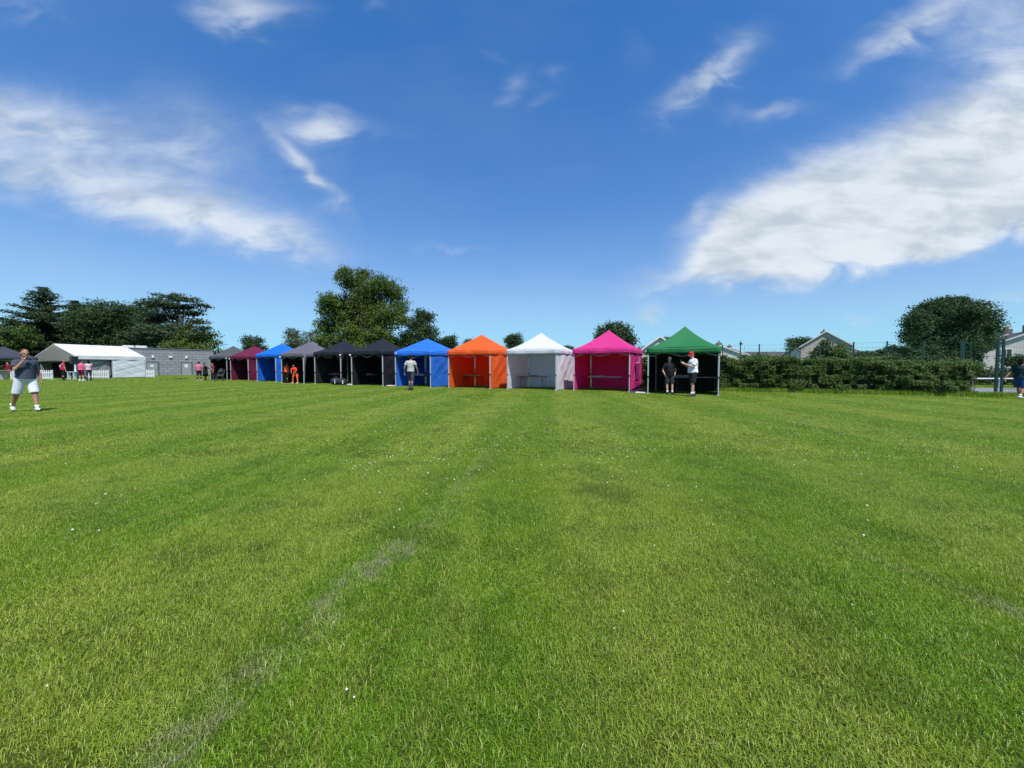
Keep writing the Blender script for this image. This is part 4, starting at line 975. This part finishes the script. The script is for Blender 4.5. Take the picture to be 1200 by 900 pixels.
def table_clothed():
    loc, yaw = in_gazebo('greyG', 259, -.4)
    root = thing('folding_table', 'folding table under a green cloth in the far grey gazebo', 'table', loc, yaw, 'folding trestle tables under the gazebos')
    MB().box((0, 0, .72), (1.6, .7, .036)).build('tabletop', WOOD, root)
    for sx in (-.6, .6):
        lg = MB()
        for y in (-.27, .27): lg.tube([(sx, y, .7), (sx, y, .01)], .014, n=6)
        lg.tube([(sx, -.27, .14), (sx, .27, .14)], .012, n=6); lg.build('leg', DARKMETAL, root)
    cl = MB().sheet(lambda a, b: ((a - .5) * 1.2 - .15, -.36 + .01 * math.sin(a * 30) if b < .5 else -.36 + (b - .5) * 1.4, (.50 + b * .5 if b < .5 else .745) + .004), 30, 12).build('tablecloth', mat('green_table_cloth', (.02, .22, .13), rough=.8))
    cl.location = loc; cl.rotation_euler = (0, 0, yaw); tag(cl, 'small green cloth draped over the far grey gazebo table', 'tablecloth')
    p = on_table((loc, yaw), .25, -.1); sk = thing('paper_sack', 'white rounded paper sack on the far grey gazebo table', 'sack', p, yaw)
    b = MB().tube([(0, 0, .01), (0, 0, .10), (.01, 0, .30), (.03, 0, .38), (.02, 0, .42)], [.13, .17, .16, .08, .10], n=12); b.build('bag', PAPER, sk, smooth=True); MB().tube([(.02, 0, .37), (.025, 0, .39)], .085, n=10).build('tie', mat('string', (.3, .25, .18)), sk)
table_clothed()

def pushchair():
    x, y = ground_at(258, 446.3); root = thing('pushchair', 'black pushchair standing in front of the far grey gazebo', 'pushchair', (x, y, 0), math.radians(200))
    for i, (wx, wy, wr) in enumerate(((-.25, -.3, .14), (.25, -.3, .14), (-.25, .35, .10), (.25, .35, .10))):
        wh = MB(); wh.tube([(wx - .02, wy, wr), (wx + .02, wy, wr)], wr, n=18); wo = wh.build('wheel', BLACK_PL, root)
        MB().tube([(wx - .024, wy, wr), (wx + .024, wy, wr)], wr * .6, n=14).build('hub', STEEL, wo)
    f = MB()
    for sx in (-.25, .25): f.tube([(sx, .35, .12), (sx, -.1, .55), (sx, -.5, 1.02)], .014, n=6); f.tube([(sx, -.3, .14), (sx, 0, .6)], .014, n=6)
    f.tube([(-.25, -.5, 1.02), (.25, -.5, 1.02)], .02, n=8); f.build('frame', DARKMETAL, root)
    s = MB(); s.box((0, .08, .45), (.44, .4, .06)); s.box((0, -.16, .68), (.44, .06, .5), 0, ('X', .3)); s.build('seat', mat('pram_cloth', (.02, .02, .024)), root, bevel=.02)
    MB().ell((0, -.18, .84), (.22, .2, .15), 14, 8).build('hood', MATS['pram_cloth'], root, smooth=True)
pushchair()

def holdall(px, py, w, h, label, seed, rot=0.0):
    x, y = ground_at(px, py); root = thing('holdall', label, 'bag', (x, y, 0), rot - .45, 'black bags at the gazebo leg')
    cl = mat('bag_cloth', (.020, .021, .024), rough=.75, var=.3, bump=.3)
    b = MB(); d = .34
    b.tube([(-w / 2, 0, h / 2), (-w / 2 + .05, 0, h / 2), (0, 0, h / 2 + .01), (w / 2 - .05, 0, h / 2), (w / 2, 0, h / 2)], [h * .40, h * .48, h * .5, h * .48, h * .40], n=14); b.build('body', cl, root, smooth=True)
    hd = MB()
    for sy in (-.08, .08): hd.tube([(-.14, sy, h * .9), (-.08, sy, h + .09), (.08, sy, h + .09), (.14, sy, h * .9)], .012, n=6)
    hd.build('handle', cl, root)
    MB().box((w * .3, -h * .47, h * .5), (.07, .02, h * .55)).build('label_patch', WHITE_PL, root)
holdall(393.5, 451.0, .62, .50, 'left black holdall on the grass by the black gazebo leg', 1)
holdall(401.0, 451.2, .58, .44, 'right black holdall leaning by the black gazebo leg', 2, .3)

def pa_speaker():
    x, y = px_span(87.5, 40.5), 40.5
    st = thing('speaker_stand', 'thin pole stand holding the black loudspeaker by the marquee corner', 'stand', (x, y, 0))
    MB().tube([(0, 0, .45), (0, 0, 1.62)], .02, n=8).build('pole', STEEL, st)
    for i in range(3):
        a = i * 2.094 + .4; MB().tube([(0, 0, .75), (math.cos(a) * .48, math.sin(a) * .48, .01)], .013, n=6).build('leg', STEEL, st)
    sp = thing('loudspeaker', 'black box loudspeaker raised on a pole by the marquee corner', 'loudspeaker', (x, y, 1.62), -.4)
    MB().prism([(-.30, 0), (.30, 0), (.32, .80), (-.32, .80)], -.22, .24).build('cabinet', BLACK_PL, sp, bevel=.02)
    MB().box((0, -.235, .40), (.52, .02, .70)).build('grille', mat('grille', (.035, .035, .04), rough=.6, var=.3, scale=80), sp)
    sg = thing('notice_board', 'narrow white notice hanging under the loudspeaker', 'notice', (x + .28, y - .15, 0)); MB().box((0, 0, 1.15), (.16, .02, .62)).build('panel', WHITE_PL, sg); MB().box((0, .03, .75), (.03, .03, 1.48)).build('post', STEEL, sg)
    tb = thing('small_table', 'small white table between the loudspeaker and the pink shirt', 'table', (x + .05, y - .3, 0))
    MB().box((0, 0, .80), (.85, .35, .05)).build('tabletop', WHITE_PL, tb)
    for sx in (-.3, .3): MB().box((sx, 0, .39), (.04, .3, .77)).build('leg', WHITE_PL, tb)
pa_speaker()
# white trestle stall under the slate gazebo
tb = thing('stall_table', 'white legged stall table under the slate gazebo at far left', 'table', (px_span(7, 40.2), 40.2, 0))
MB().box((0, 0, .95), (2.2, .7, .05)).build('tabletop', WOOD, tb)
for sx in (-.9, -.45, .9): MB().box((sx, 0, .46), (.12, .6, .92)).build('leg', WHITE_PL, tb)
dk = thing('litter_bag', 'flat dark plastic sheet on the grass before the block building', 'sheet', ground_at(212, 444) + (0,))
MB().sheet(lambda a, b: ((a - .5) * 1.1, (b - .5) * .8, .05 + .02 * math.sin(a * 9) * math.sin(b * 7)), 12, 8).build('sheet', mat('dark_sheet', (.02, .03, .02)), dk, smooth=True, solid=.02)

# ------------------------------------------------------------------ people
def cloth(name, col): return mat('wear_' + name, col, rough=.85, var=.10, scale=8, bump=.35, bscale=9, spec=.2)
SKIN = mat('skin', (.56, .33, .235), rough=.5, var=.05, spec=.35); SKIN_T = mat('skin_tanned', (.42, .22, .14), rough=.5, var=.05, spec=.35)
HAIRD = mat('hair_dark', (.010,.008,.007), rough=.9, spec=.08, var=.3); HAIRB = mat('hair_brown', (.04, .026, .018), rough=.9, spec=.08, var=.3); HAIRG = mat('hair_grey', (.22, .20, .18), rough=.6, var=.3)
EYE = mat('eye_dark', (.02, .02, .02), rough=.2)

def remesh(mb, name, m, parent, voxel, smooth_it=4):
    me = bpy.data.meshes.new(name); me.from_pydata(mb.v, [], mb.f); me.update(); fix_normals(me)
    o = bpy.data.objects.new(name, me); C.objects.link(o)
    md = o.modifiers.new('r', 'REMESH'); md.mode = 'VOXEL'; md.voxel_size = voxel
    sm = o.modifiers.new('s', 'SMOOTH'); sm.factor = .5; sm.iterations = smooth_it
    dg = bpy.context.evaluated_depsgraph_get(); ev = o.evaluated_get(dg); nm = bpy.data.meshes.new_from_object(ev, depsgraph=dg)
    nm.name = name; nm.materials.clear(); nm.materials.append(m); nm.polygons.foreach_set('use_smooth', [True] * len(nm.polygons))
    o.modifiers.clear(); o.data = nm; bpy.data.meshes.remove(me); o.parent = parent
    return o

def person(label, px, py, hpx, face_deg, skin, shirt, lower, shoes, hair=HAIRD, hat=None, pose=None, sleeves=.55, shorts=False, voxel=.011, build=1.0, group=None, at=None, hair_len=0.0, scale=None, bag=None, extra=None):
    """face_deg: heading of the figure, 0 = away from the camera (+Y), 180 = towards it; local +Y is forwards, +X its right"""
    if at is None: x, y = ground_at(px, py)
    else: x, y = at
    H = scale or (hpx * y / F); H = max(1.45, min(1.93, H)); k = H / 1.76
    root = thing('person', label, 'person', (x, y, 0), -math.radians(face_deg), group); root.scale = (k, k, k)
    J = dict(hipL=(-.095, 0, .92), hipR=(.095, 0, .92), kneeL=(-.11, .02, .49), kneeR=(.11, .02, .49), ankL=(-.12, -.02, .085), ankR=(.12, -.02, .085), pel=(0, 0, .96), waist=(0, .01, 1.10), chest=(0, .0, 1.30),
             shL=(-.185, -.01, 1.415), shR=(.185, -.01, 1.415), elL=(-.25, -.03, 1.13), elR=(.25, -.03, 1.13), wrL=(-.26, .06, .88), wrR=(.26, .06, .88), neck=(0, 0, 1.46), head=(0, .02, 1.635), hl=(0, 0, -1), hr=(0, 0, -1), toeL=(0, 1, 0), toeR=(0, 1, 0))
    if pose: J.update(pose)
    J = {a: Vector(b) for a, b in J.items()}; B = build
    b = MB()
    b.ell(J['pel'], (.165 * B, .12 * B, .13), 16, 10); b.ell(J['waist'], (.145 * B, .11 * B, .15), 16, 10); b.ell(J['chest'], (.165 * B, .12 * B, .17), 16, 10)
    b.tube([J['shL'], J['chest'] + Vector((0, 0, .09)), J['shR']], [.055, .085, .055], n=10, round_ends=True)
    b.tube([J['neck'] - Vector((0, .01, .06)), J['head'] - Vector((0, .015, .06))], [.062, .056], n=12, round_ends=True)
    hd = J['head']; ht = J.get('gaze', Vector((0, 1, 0))).normalized(); side = ht.cross(Vector((0, 0, 1))).normalized(); up = side.cross(ht).normalized()
    MH = Matrix((side, ht, up)).transposed()
    def hp(a, c, d): return hd + MH @ Vector((a, c, d))
    b.ell(hd + MH @ Vector((0, -.008, .02)), (.076, .094, .098), 16, 12, MH); b.ell(hp(0, .022, -.045), (.055, .066, .068), 14, 10, MH)
    b.ell(hp(0, .095, -.012), (.013, .020, .022), 8, 6, MH); b.ell(hp(0, .084, -.052), (.024, .013, .009), 8, 6, MH); b.ell(hp(0, .078, .018), (.052, .018, .010), 8, 6, MH); b.ell(hp(0, .07, -.092), (.022, .018, .018), 8, 6, MH)
    for s in (-1, 1): b.ell(hp(s * .078, -.008, -.008), (.010, .020, .030), 8, 6, MH)
    for S in 'LR':
        s = -1 if S == 'L' else 1
        b.tube([J['hip' + S], J['hip' + S].lerp(J['knee' + S], .5), J['knee' + S]], [.095 * B, .078 * B, .056], n=12, round_ends=True)
        kn, an = J['knee' + S], J['ank' + S]; back = Vector((0, -.015, 0))
        b.tube([kn, kn.lerp(an, .3) + back, kn.lerp(an, .7), an], [.055, .058, .040, .036], n=12, round_ends=True)
        td = J['toe' + S].normalized(); b.tube([an - Vector((0, 0, .035)) - td * .03, an - Vector((0, 0, .045)) + td * .08, an - Vector((0, 0, .058)) + td * .15], [.036, .033, .024], n=10, round_ends=True)
        sh, el, wr = J['sh' + S], J['el' + S], J['wr' + S]
        b.tube([sh, sh.lerp(el, .5), el], [.052, .046, .037], n=12, round_ends=True); b.tube([el, el.lerp(wr, .3), wr], [.038, .038, .025], n=12, round_ends=True)
        d = J['h' + S.lower()].normalized(); n0 = Vector((-s, 0, 0)) if abs(d.x) < .8 else Vector((0, 0, -1))
        n_ = (n0 - d * n0.dot(d)).normalized(); q = d.cross(n_).normalized()
        if q.dot(Vector((0, 1, 0))) < 0: q = -q
        Mh = Matrix((q, n_, d)).transposed(); b.ell(wr + d * .052, (.038, .017, .052), 10, 8, Mh)
        for i, (o_, ln) in enumerate(((.028, .068), (.010, .078), (-.009, .072), (-.027, .056))):
            p = wr + d * .088 + q * o_; p2 = p + (d + n_ * .25).normalized() * ln * .5; p3 = p2 + (d * .7 + n_ * .7).normalized() * ln * .5
            b.tube([p - d * .03, p, p2, p3], [.010, .0098, .0092, .008], n=6, round_ends=True)
        tp = wr + d * .025 + q * .028; b.tube([tp - q * .01, tp + (d * .7 + q * .6).normalized() * .035, tp + (d * .95 + q * .35 + n_ * .2).normalized() * .065], [.013, .012, .010], n=6, round_ends=True)
    remesh(b, 'body', skin, root, min(voxel, .009), 3)
    # shirt
    t = MB(); g = .022
    t.ell(J['chest'] + Vector((0, 0, .0)), (.178 * B + g, .130 * B + g, .175), 16, 10); t.ell(J['waist'], (.16 * B + g, .125 * B + g, .17), 16, 10)
    hem = J['pel'] + Vector((0, 0, -.035)); t.tube([J['chest'] - Vector((0, 0, .05)), J['waist'], hem], [(.150 * B + g) * .92, (.152 * B + g) * .9, (.165 * B + g) * .92], n=20, sx=1.0 if False else 1.08)
    t.tube([J['shL'] + Vector((0, 0, -.01)), J['chest'] + Vector((0, 0, .09)), J['shR'] + Vector((0, 0, -.01))], [.066, .098, .066], n=12, round_ends=True)
    t.tube([J['neck'] - Vector((0, .0, .05)), J['neck'] + Vector((0, 0, .012))], [.09, .070], n=14)
    for S in 'LR':
        sh, el, wr = J['sh' + S], J['el' + S], J['wr' + S]
        if sleeves <= 1: t.tube([sh, sh.lerp(el, sleeves)], [.068, .064 + .012 * B], n=14)
        else: t.tube([sh, el, el.lerp(wr, sleeves - 1)], [.068, .052, .040], n=14, round_ends=True)
    # flatten the torso front-to-back a little
    remesh(t, 'shirt', shirt, root, voxel, 3)
    # shorts or trousers
    l = MB(); l.ell(J['pel'] + Vector((0, 0, -.01)), (.165 * B + .016, .125 * B + .014, .14), 16, 10); l.tube([J['pel'] - Vector((0, 0, .06)), J['waist'] - Vector((0, 0, .02))], [.150 * B + .012, .140 * B + .012], n=18, sx=1.1)
    for S in 'LR':
        hp_, kn, an = J['hip' + S], J['knee' + S], J['ank' + S]
        if shorts: l.tube([hp_ + Vector((0, 0, .03)), hp_.lerp(kn, .5), hp_.lerp(kn, .93)], [.100 * B, .098 * B, .096 * B], n=16)
        else: l.tube([hp_ + Vector((0, 0, .03)), hp_.lerp(kn, .55), kn, kn.lerp(an, .5), an + Vector((0, 0, -.03))], [.104 * B, .088 * B, .070, .062, .058], n=14)
    remesh(l, 'shorts' if shorts else 'trousers', lower, root, voxel, 3)
    for S in 'LR':
        an = J['ank' + S]; td = J['toe' + S].normalized(); sb = MB()
        zf = an.z - .085
        sb.tube([an + Vector((0, 0, -.035)) - td * .055, an + Vector((0, 0, -.034)) + td * .03, an + Vector((0, 0, -.045)) + td * .12, an + Vector((0, 0, -.056)) + td * .185], [.046, .050, .040, .028], n=12, round_ends=True)
        sb.tube([an + Vector((0, 0, .0)), an - Vector((0, 0, .05))], [.046, .048], n=12)
        sb.v = [(p[0], p[1], max(p[2], zf + .004)) for p in sb.v]
        so = remesh(sb, 'shoe', shoes, root, .012, 2)
        if shorts: MB().tube([an - Vector((0, 0, .01)), an + Vector((0, 0, .09))], [.044, .046], n=12).build('sock', WHITE_PL if shoes is not BLACK_PL else mat('sock', (.7, .7, .7)), so, smooth=True)
    for s in (-1, 1): MB().ell(hp(s * .031, .080, .002), (.011, .008, .007), 8, 6, MH).build('eye', EYE, root, smooth=True)
    hb = MB(); hb.ell(hp(0, -.034, .052), (.083, .092, .084), 16, 12, MH); hb.ell(hp(0, -.058, -.01), (.076, .060, .075), 14, 10, MH)
    if hair_len: hb.tube([hp(0, -.05, .02), hp(0, -.075, -.08), hp(0, -.08, -hair_len)], [.082, .078, .04], n=12, round_ends=True)
    if hair: remesh(hb, 'hair', hair, root, .011, 2)
    if hat:
        cp = MB(); cp.ell(hp(0, -.012, .060), (.092, .106, .078), 16, 10, MH); co = remesh(cp, 'cap', hat, root, .010, 2)
        bm_ = MB(); bm_.sheet(lambda a, c: hp((a - .5) * .15 * (1 - .25 * c * c), .075 + .10 * c * (1 - (2 * a - 1) ** 2 * .35), .055 - .018 * c - .03 * (2 * a - 1) ** 2), 8, 4); bm_.build('cap_peak', hat, co, smooth=True, solid=.006)
    if extra: extra(root, J, hp)
    return root

# 1: man striding at left, right hand raised to his face
person('heavy man in dark slate T shirt and white shorts striding across the lawn at left', 32, 482.5, 74, 118, SKIN_T, cloth('slate', (.060, .072, .095)), cloth('white', (.70, .73, .76)), WHITE_PL, hair=HAIRB, shorts=True, voxel=.010, build=1.06, sleeves=.72,
       pose=dict(hipL=(-.10, 0, .90), hipR=(.10, 0, .90), kneeL=(-.13, .12, .50), ankL=(-.14, .20, .10), kneeR=(.16, -.08, .49), ankR=(.20, -.30, .15), toeR=(.1, 1, -.35), toeL=(0, 1, .15), shL=(-.175, -.01, 1.40), shR=(.175, .02, 1.40),
                 elR=(.21, .17, 1.18), wrR=(.07, .24, 1.41), hr=(-.3, -.15, .9), elL=(-.25, -.07, 1.11), wrL=(-.29, -.01, .86), hl=(0, .1, -1), head=(0, .05, 1.63), gaze=(-.1, 1, -.08)))
# 2: walking away toward the blue gazebo
person('man in pale grey T shirt and grey trousers walking towards the royal blue gazebo', 481.5, 457.3, 44, 6, SKIN_T, cloth('pale', (.46, .46, .43)), cloth('greytrouser', (.075, .08, .085)), BLACK_PL, hair=HAIRD, hat=None, voxel=.011, build=1.02, sleeves=.6,
       pose=dict(kneeL=(-.08, .12, .50), ankL=(-.09, .02, .10), kneeR=(.08, .0, .49), ankR=(.09, -.10, .12), elL=(-.29, -.06, 1.14), wrL=(-.34, .05, .88), elR=(.28, .04, 1.15), wrR=(.31, .16, .91), gaze=(0, 1, -.25), head=(0, .05, 1.625)))
# 3: man in red cap looking at his phone, faces the photo's left
def phone(root, J, hp):
    p = J['wrR'] + J['hr'].normalized() * .10
    MB().box((p.x - .02, p.y + .01, p.z + .03), (.075, .012, .15), 0, ('X', -.7)).build('phone', BLACK_PL, root, bevel=.004)
person('man in red cap and white T shirt looking at a phone by the green gazebo', 811.5, 464.4, 53, 268, SKIN, cloth('whitetee', (.78, .79, .80)), cloth('blackshort', (.018, .018, .02)), BLACK_PL, hair=HAIRB, hat=cloth('red', (.62, .03, .035)), shorts=True, voxel=.009, build=1.12, sleeves=.75,
       pose=dict(elR=(.23, .10, 1.16), wrR=(.10, .36, 1.30), hr=(-.1, .6, .6), elL=(-.22, .12, 1.15), wrL=(-.06, .35, 1.27), hl=(.3, .8, .5), gaze=(0, 1, -.45), head=(0, .06, 1.62), kneeL=(-.12, .07, .50), ankL=(-.14, .10, .085), kneeR=(.10, -.02, .49), ankR=(.12, -.10, .085)), extra=phone)
# 4: man leaning on the table edge, hands in pockets, facing the camera
person('man in black T shirt standing hands in pockets under the green gazebo', 784, 461.8, 42, 186, SKIN, cloth('blacktee', (.016, .017, .022)), cloth('blackshort2', (.028, .027, .028)), BLACK_PL, hair=HAIRG, shorts=True, voxel=.009, build=1.10, sleeves=.62, scale=1.74,
       pose=dict(elL=(-.29, -.06, 1.12), wrL=(-.23, .07, .93), hl=(.3, .1, -1), elR=(.29, -.06, 1.12), wrR=(.23, .07, .93), hr=(-.3, .1, -1), pel=(0, -.05, .93), hipL=(-.095, -.05, .90), hipR=(.095, -.05, .90), kneeL=(-.12, .06, .48), kneeR=(.12, .06, .48), ankL=(-.11, .10, .085), ankR=(.11, .10, .085)))
# 5: by the marquee
STRIPE = mat('white_print', (.8, .75, .75))
def bib(root, J, hp):
    for dx in (-.07, .07): MB().box((dx, -.175, 1.27), (.05, .012, .20)).build('printed_number', STRIPE, root)
person('person in crimson vest with pale number and black trousers before the open marquee', 74.5, 445.8, 23.5, 15, SKIN, cloth('crimson', (.45, .02, .08)), cloth('blk', (.02, .02, .022)), BLACK_PL, hair=HAIRB, voxel=.014, build=1.05, sleeves=.5, extra=bib, hat=cloth('pinkcap', (.60, .18, .24)),
       pose=dict(ankL=(-.05, 0, .085), ankR=(.05, 0, .085), kneeL=(-.06, .02, .49), kneeR=(.06, .02, .49)))
person('person in bright pink T shirt and shorts seen from behind beside the loudspeaker', 95.8, 446.6, 24.5, 8, SKIN, cloth('hotpink', (.85, .12, .24)), cloth('maroonshort', (.12, .01, .03)), WHITE_PL, hair=HAIRB, voxel=.014, build=1.12, sleeves=.7, shorts=True,
       pose=dict(ankL=(-.18, 0, .085), kneeL=(-.15, .02, .49), ankR=(.16, .02, .085), kneeR=(.14, .03, .49)))
person('dark haired person in pale pink top and blue jeans beside the bright pink T shirt', 104.5, 446.0, 27, 300, SKIN, cloth('palepink', (.70, .48, .52)), cloth('denim', (.045, .065, .10)), BLACK_PL, hair=HAIRD, voxel=.014, build=1.05, sleeves=1.4, hair_len=.12,
       pose=dict(elR=(.24, .08, 1.14), wrR=(.14, .28, 1.08), elL=(-.24, .05, 1.14), wrL=(-.14, .25, 1.05)))
person('person in dark red top sitting low under the slate gazebo at far left', 10, 442.5, 18, 190, SKIN, cloth('darkred', (.22, .012, .03)), cloth('khaki', (.14, .12, .08)), BLACK_PL, hair=HAIRB, voxel=.014, build=1.05, sleeves=1.6,
       pose=dict(elR=(.42, .05, 1.36), wrR=(.68, .12, 1.32), hr=(1, .1, 0)))
# 6: group by the pushchair
person('person in pink top and black trousers, leftmost of the group by the far grey gazebo', 233.5, 445.8, 22, 320, SKIN, cloth('rose', (.58, .16, .26)), cloth('blk2', (.02, .02, .024)), WHITE_PL, hair=HAIRD, voxel=.014, build=1.15, sleeves=.8)
person('person in long black coat pointing towards the far grey gazebo', 241, 445.6, 20.5, 60, SKIN, cloth('coat', (.016, .018, .018)), cloth('blk3', (.018, .018, .02)), BLACK_PL, hair=HAIRD, voxel=.014, build=1.12, sleeves=1.8, hair_len=.1,
       pose=dict(elR=(.32, .22, 1.26), wrR=(.30, .46, 1.14), hr=(0, 1, -.3)), extra=lambda root, J, hp: MB().tube([(0, 0, 1.05), (0, 0, .75), (0, 0, .42)], [.17, .20, .25], n=18).build('coat_skirt', MATS['wear_coat'], root, smooth=True))
p_, _ = in_gazebo('greyG', 249.5, -1.75)
person('person in maroon shirt standing behind the green cloth table', 249.5, 445, 21, 215, SKIN, cloth('maroonshirt', (.24, .03, .045)), cloth('blk4', (.03, .03, .035)), BLACK_PL, hair=HAIRB, voxel=.014, sleeves=1.3, at=p_[:2], scale=1.70)
# 7: people in orange
ORW = cloth('hiviz', (.90, .12, .03))
p_, _ = in_gazebo('greyC', 335.8, -1.1)
person('person in orange T shirt and black trousers at left of the lilac grey gazebo', 335.5, 448, 24.5, 20, SKIN, ORW, cloth('blk5', (.018, .018, .02)), BLACK_PL, hair=HAIRB, voxel=.013, build=1.08, sleeves=.9, at=p_[:2])
p_, _ = in_gazebo('greyC', 346.5, -1.15)
person('person in orange top and orange trousers bending inside the lilac grey gazebo', 346.5, 448.2, 23.5, 190, SKIN_T, cloth('hiviz2', (.85, .06, .02)), cloth('salmon', (.88, .14, .06)), WHITE_PL, hair=HAIRD, voxel=.013, build=1.1, sleeves=.8, at=p_[:2],
       pose=dict(ankL=(-.24, .05, .085), ankR=(.24, .05, .085), kneeL=(-.22, .08, .49), kneeR=(.22, .08, .49), chest=(0, .12, 1.25), shL=(-.19, .15, 1.34), shR=(.19, .15, 1.34), neck=(0, .16, 1.38), head=(0, .22, 1.53), gaze=(0, 1, -.6), elL=(-.27, .22, 1.12), elR=(.27, .22, 1.12), wrL=(-.12, .34, 1.0), wrR=(.12, .34, 1.0)))
# 8: figure at the right edge, walking out of view
person('person in navy top and blue shorts, white strap, at right edge', 1194.5, 467.6, 47, 75, SKIN_T, cloth('navy', (.014, .035, .045)), cloth('blueshorts', (.03, .075, .24)), WHITE_PL, hair=HAIRD, shorts=True, voxel=.009, build=1.1, sleeves=.7, scale=1.58, hair_len=.12,
       pose=dict(elL=(-.26, -.14, 1.14), wrL=(-.34, -.26, .92), elR=(.25, -.06, 1.14), wrR=(.26, .08, .92), kneeL=(-.10, .14, .52), ankL=(-.10, .24, .10), kneeR=(.10, -.02, .49), ankR=(.10, -.2, .13)),
       extra=lambda root, J, hp: MB().tube([(-.2, .06, 1.2), (-.05, .17, 1.17), (.12, .17, 1.17), (.22, .02, 1.2)], .022, n=8).build('strap', WHITE_PL, root))
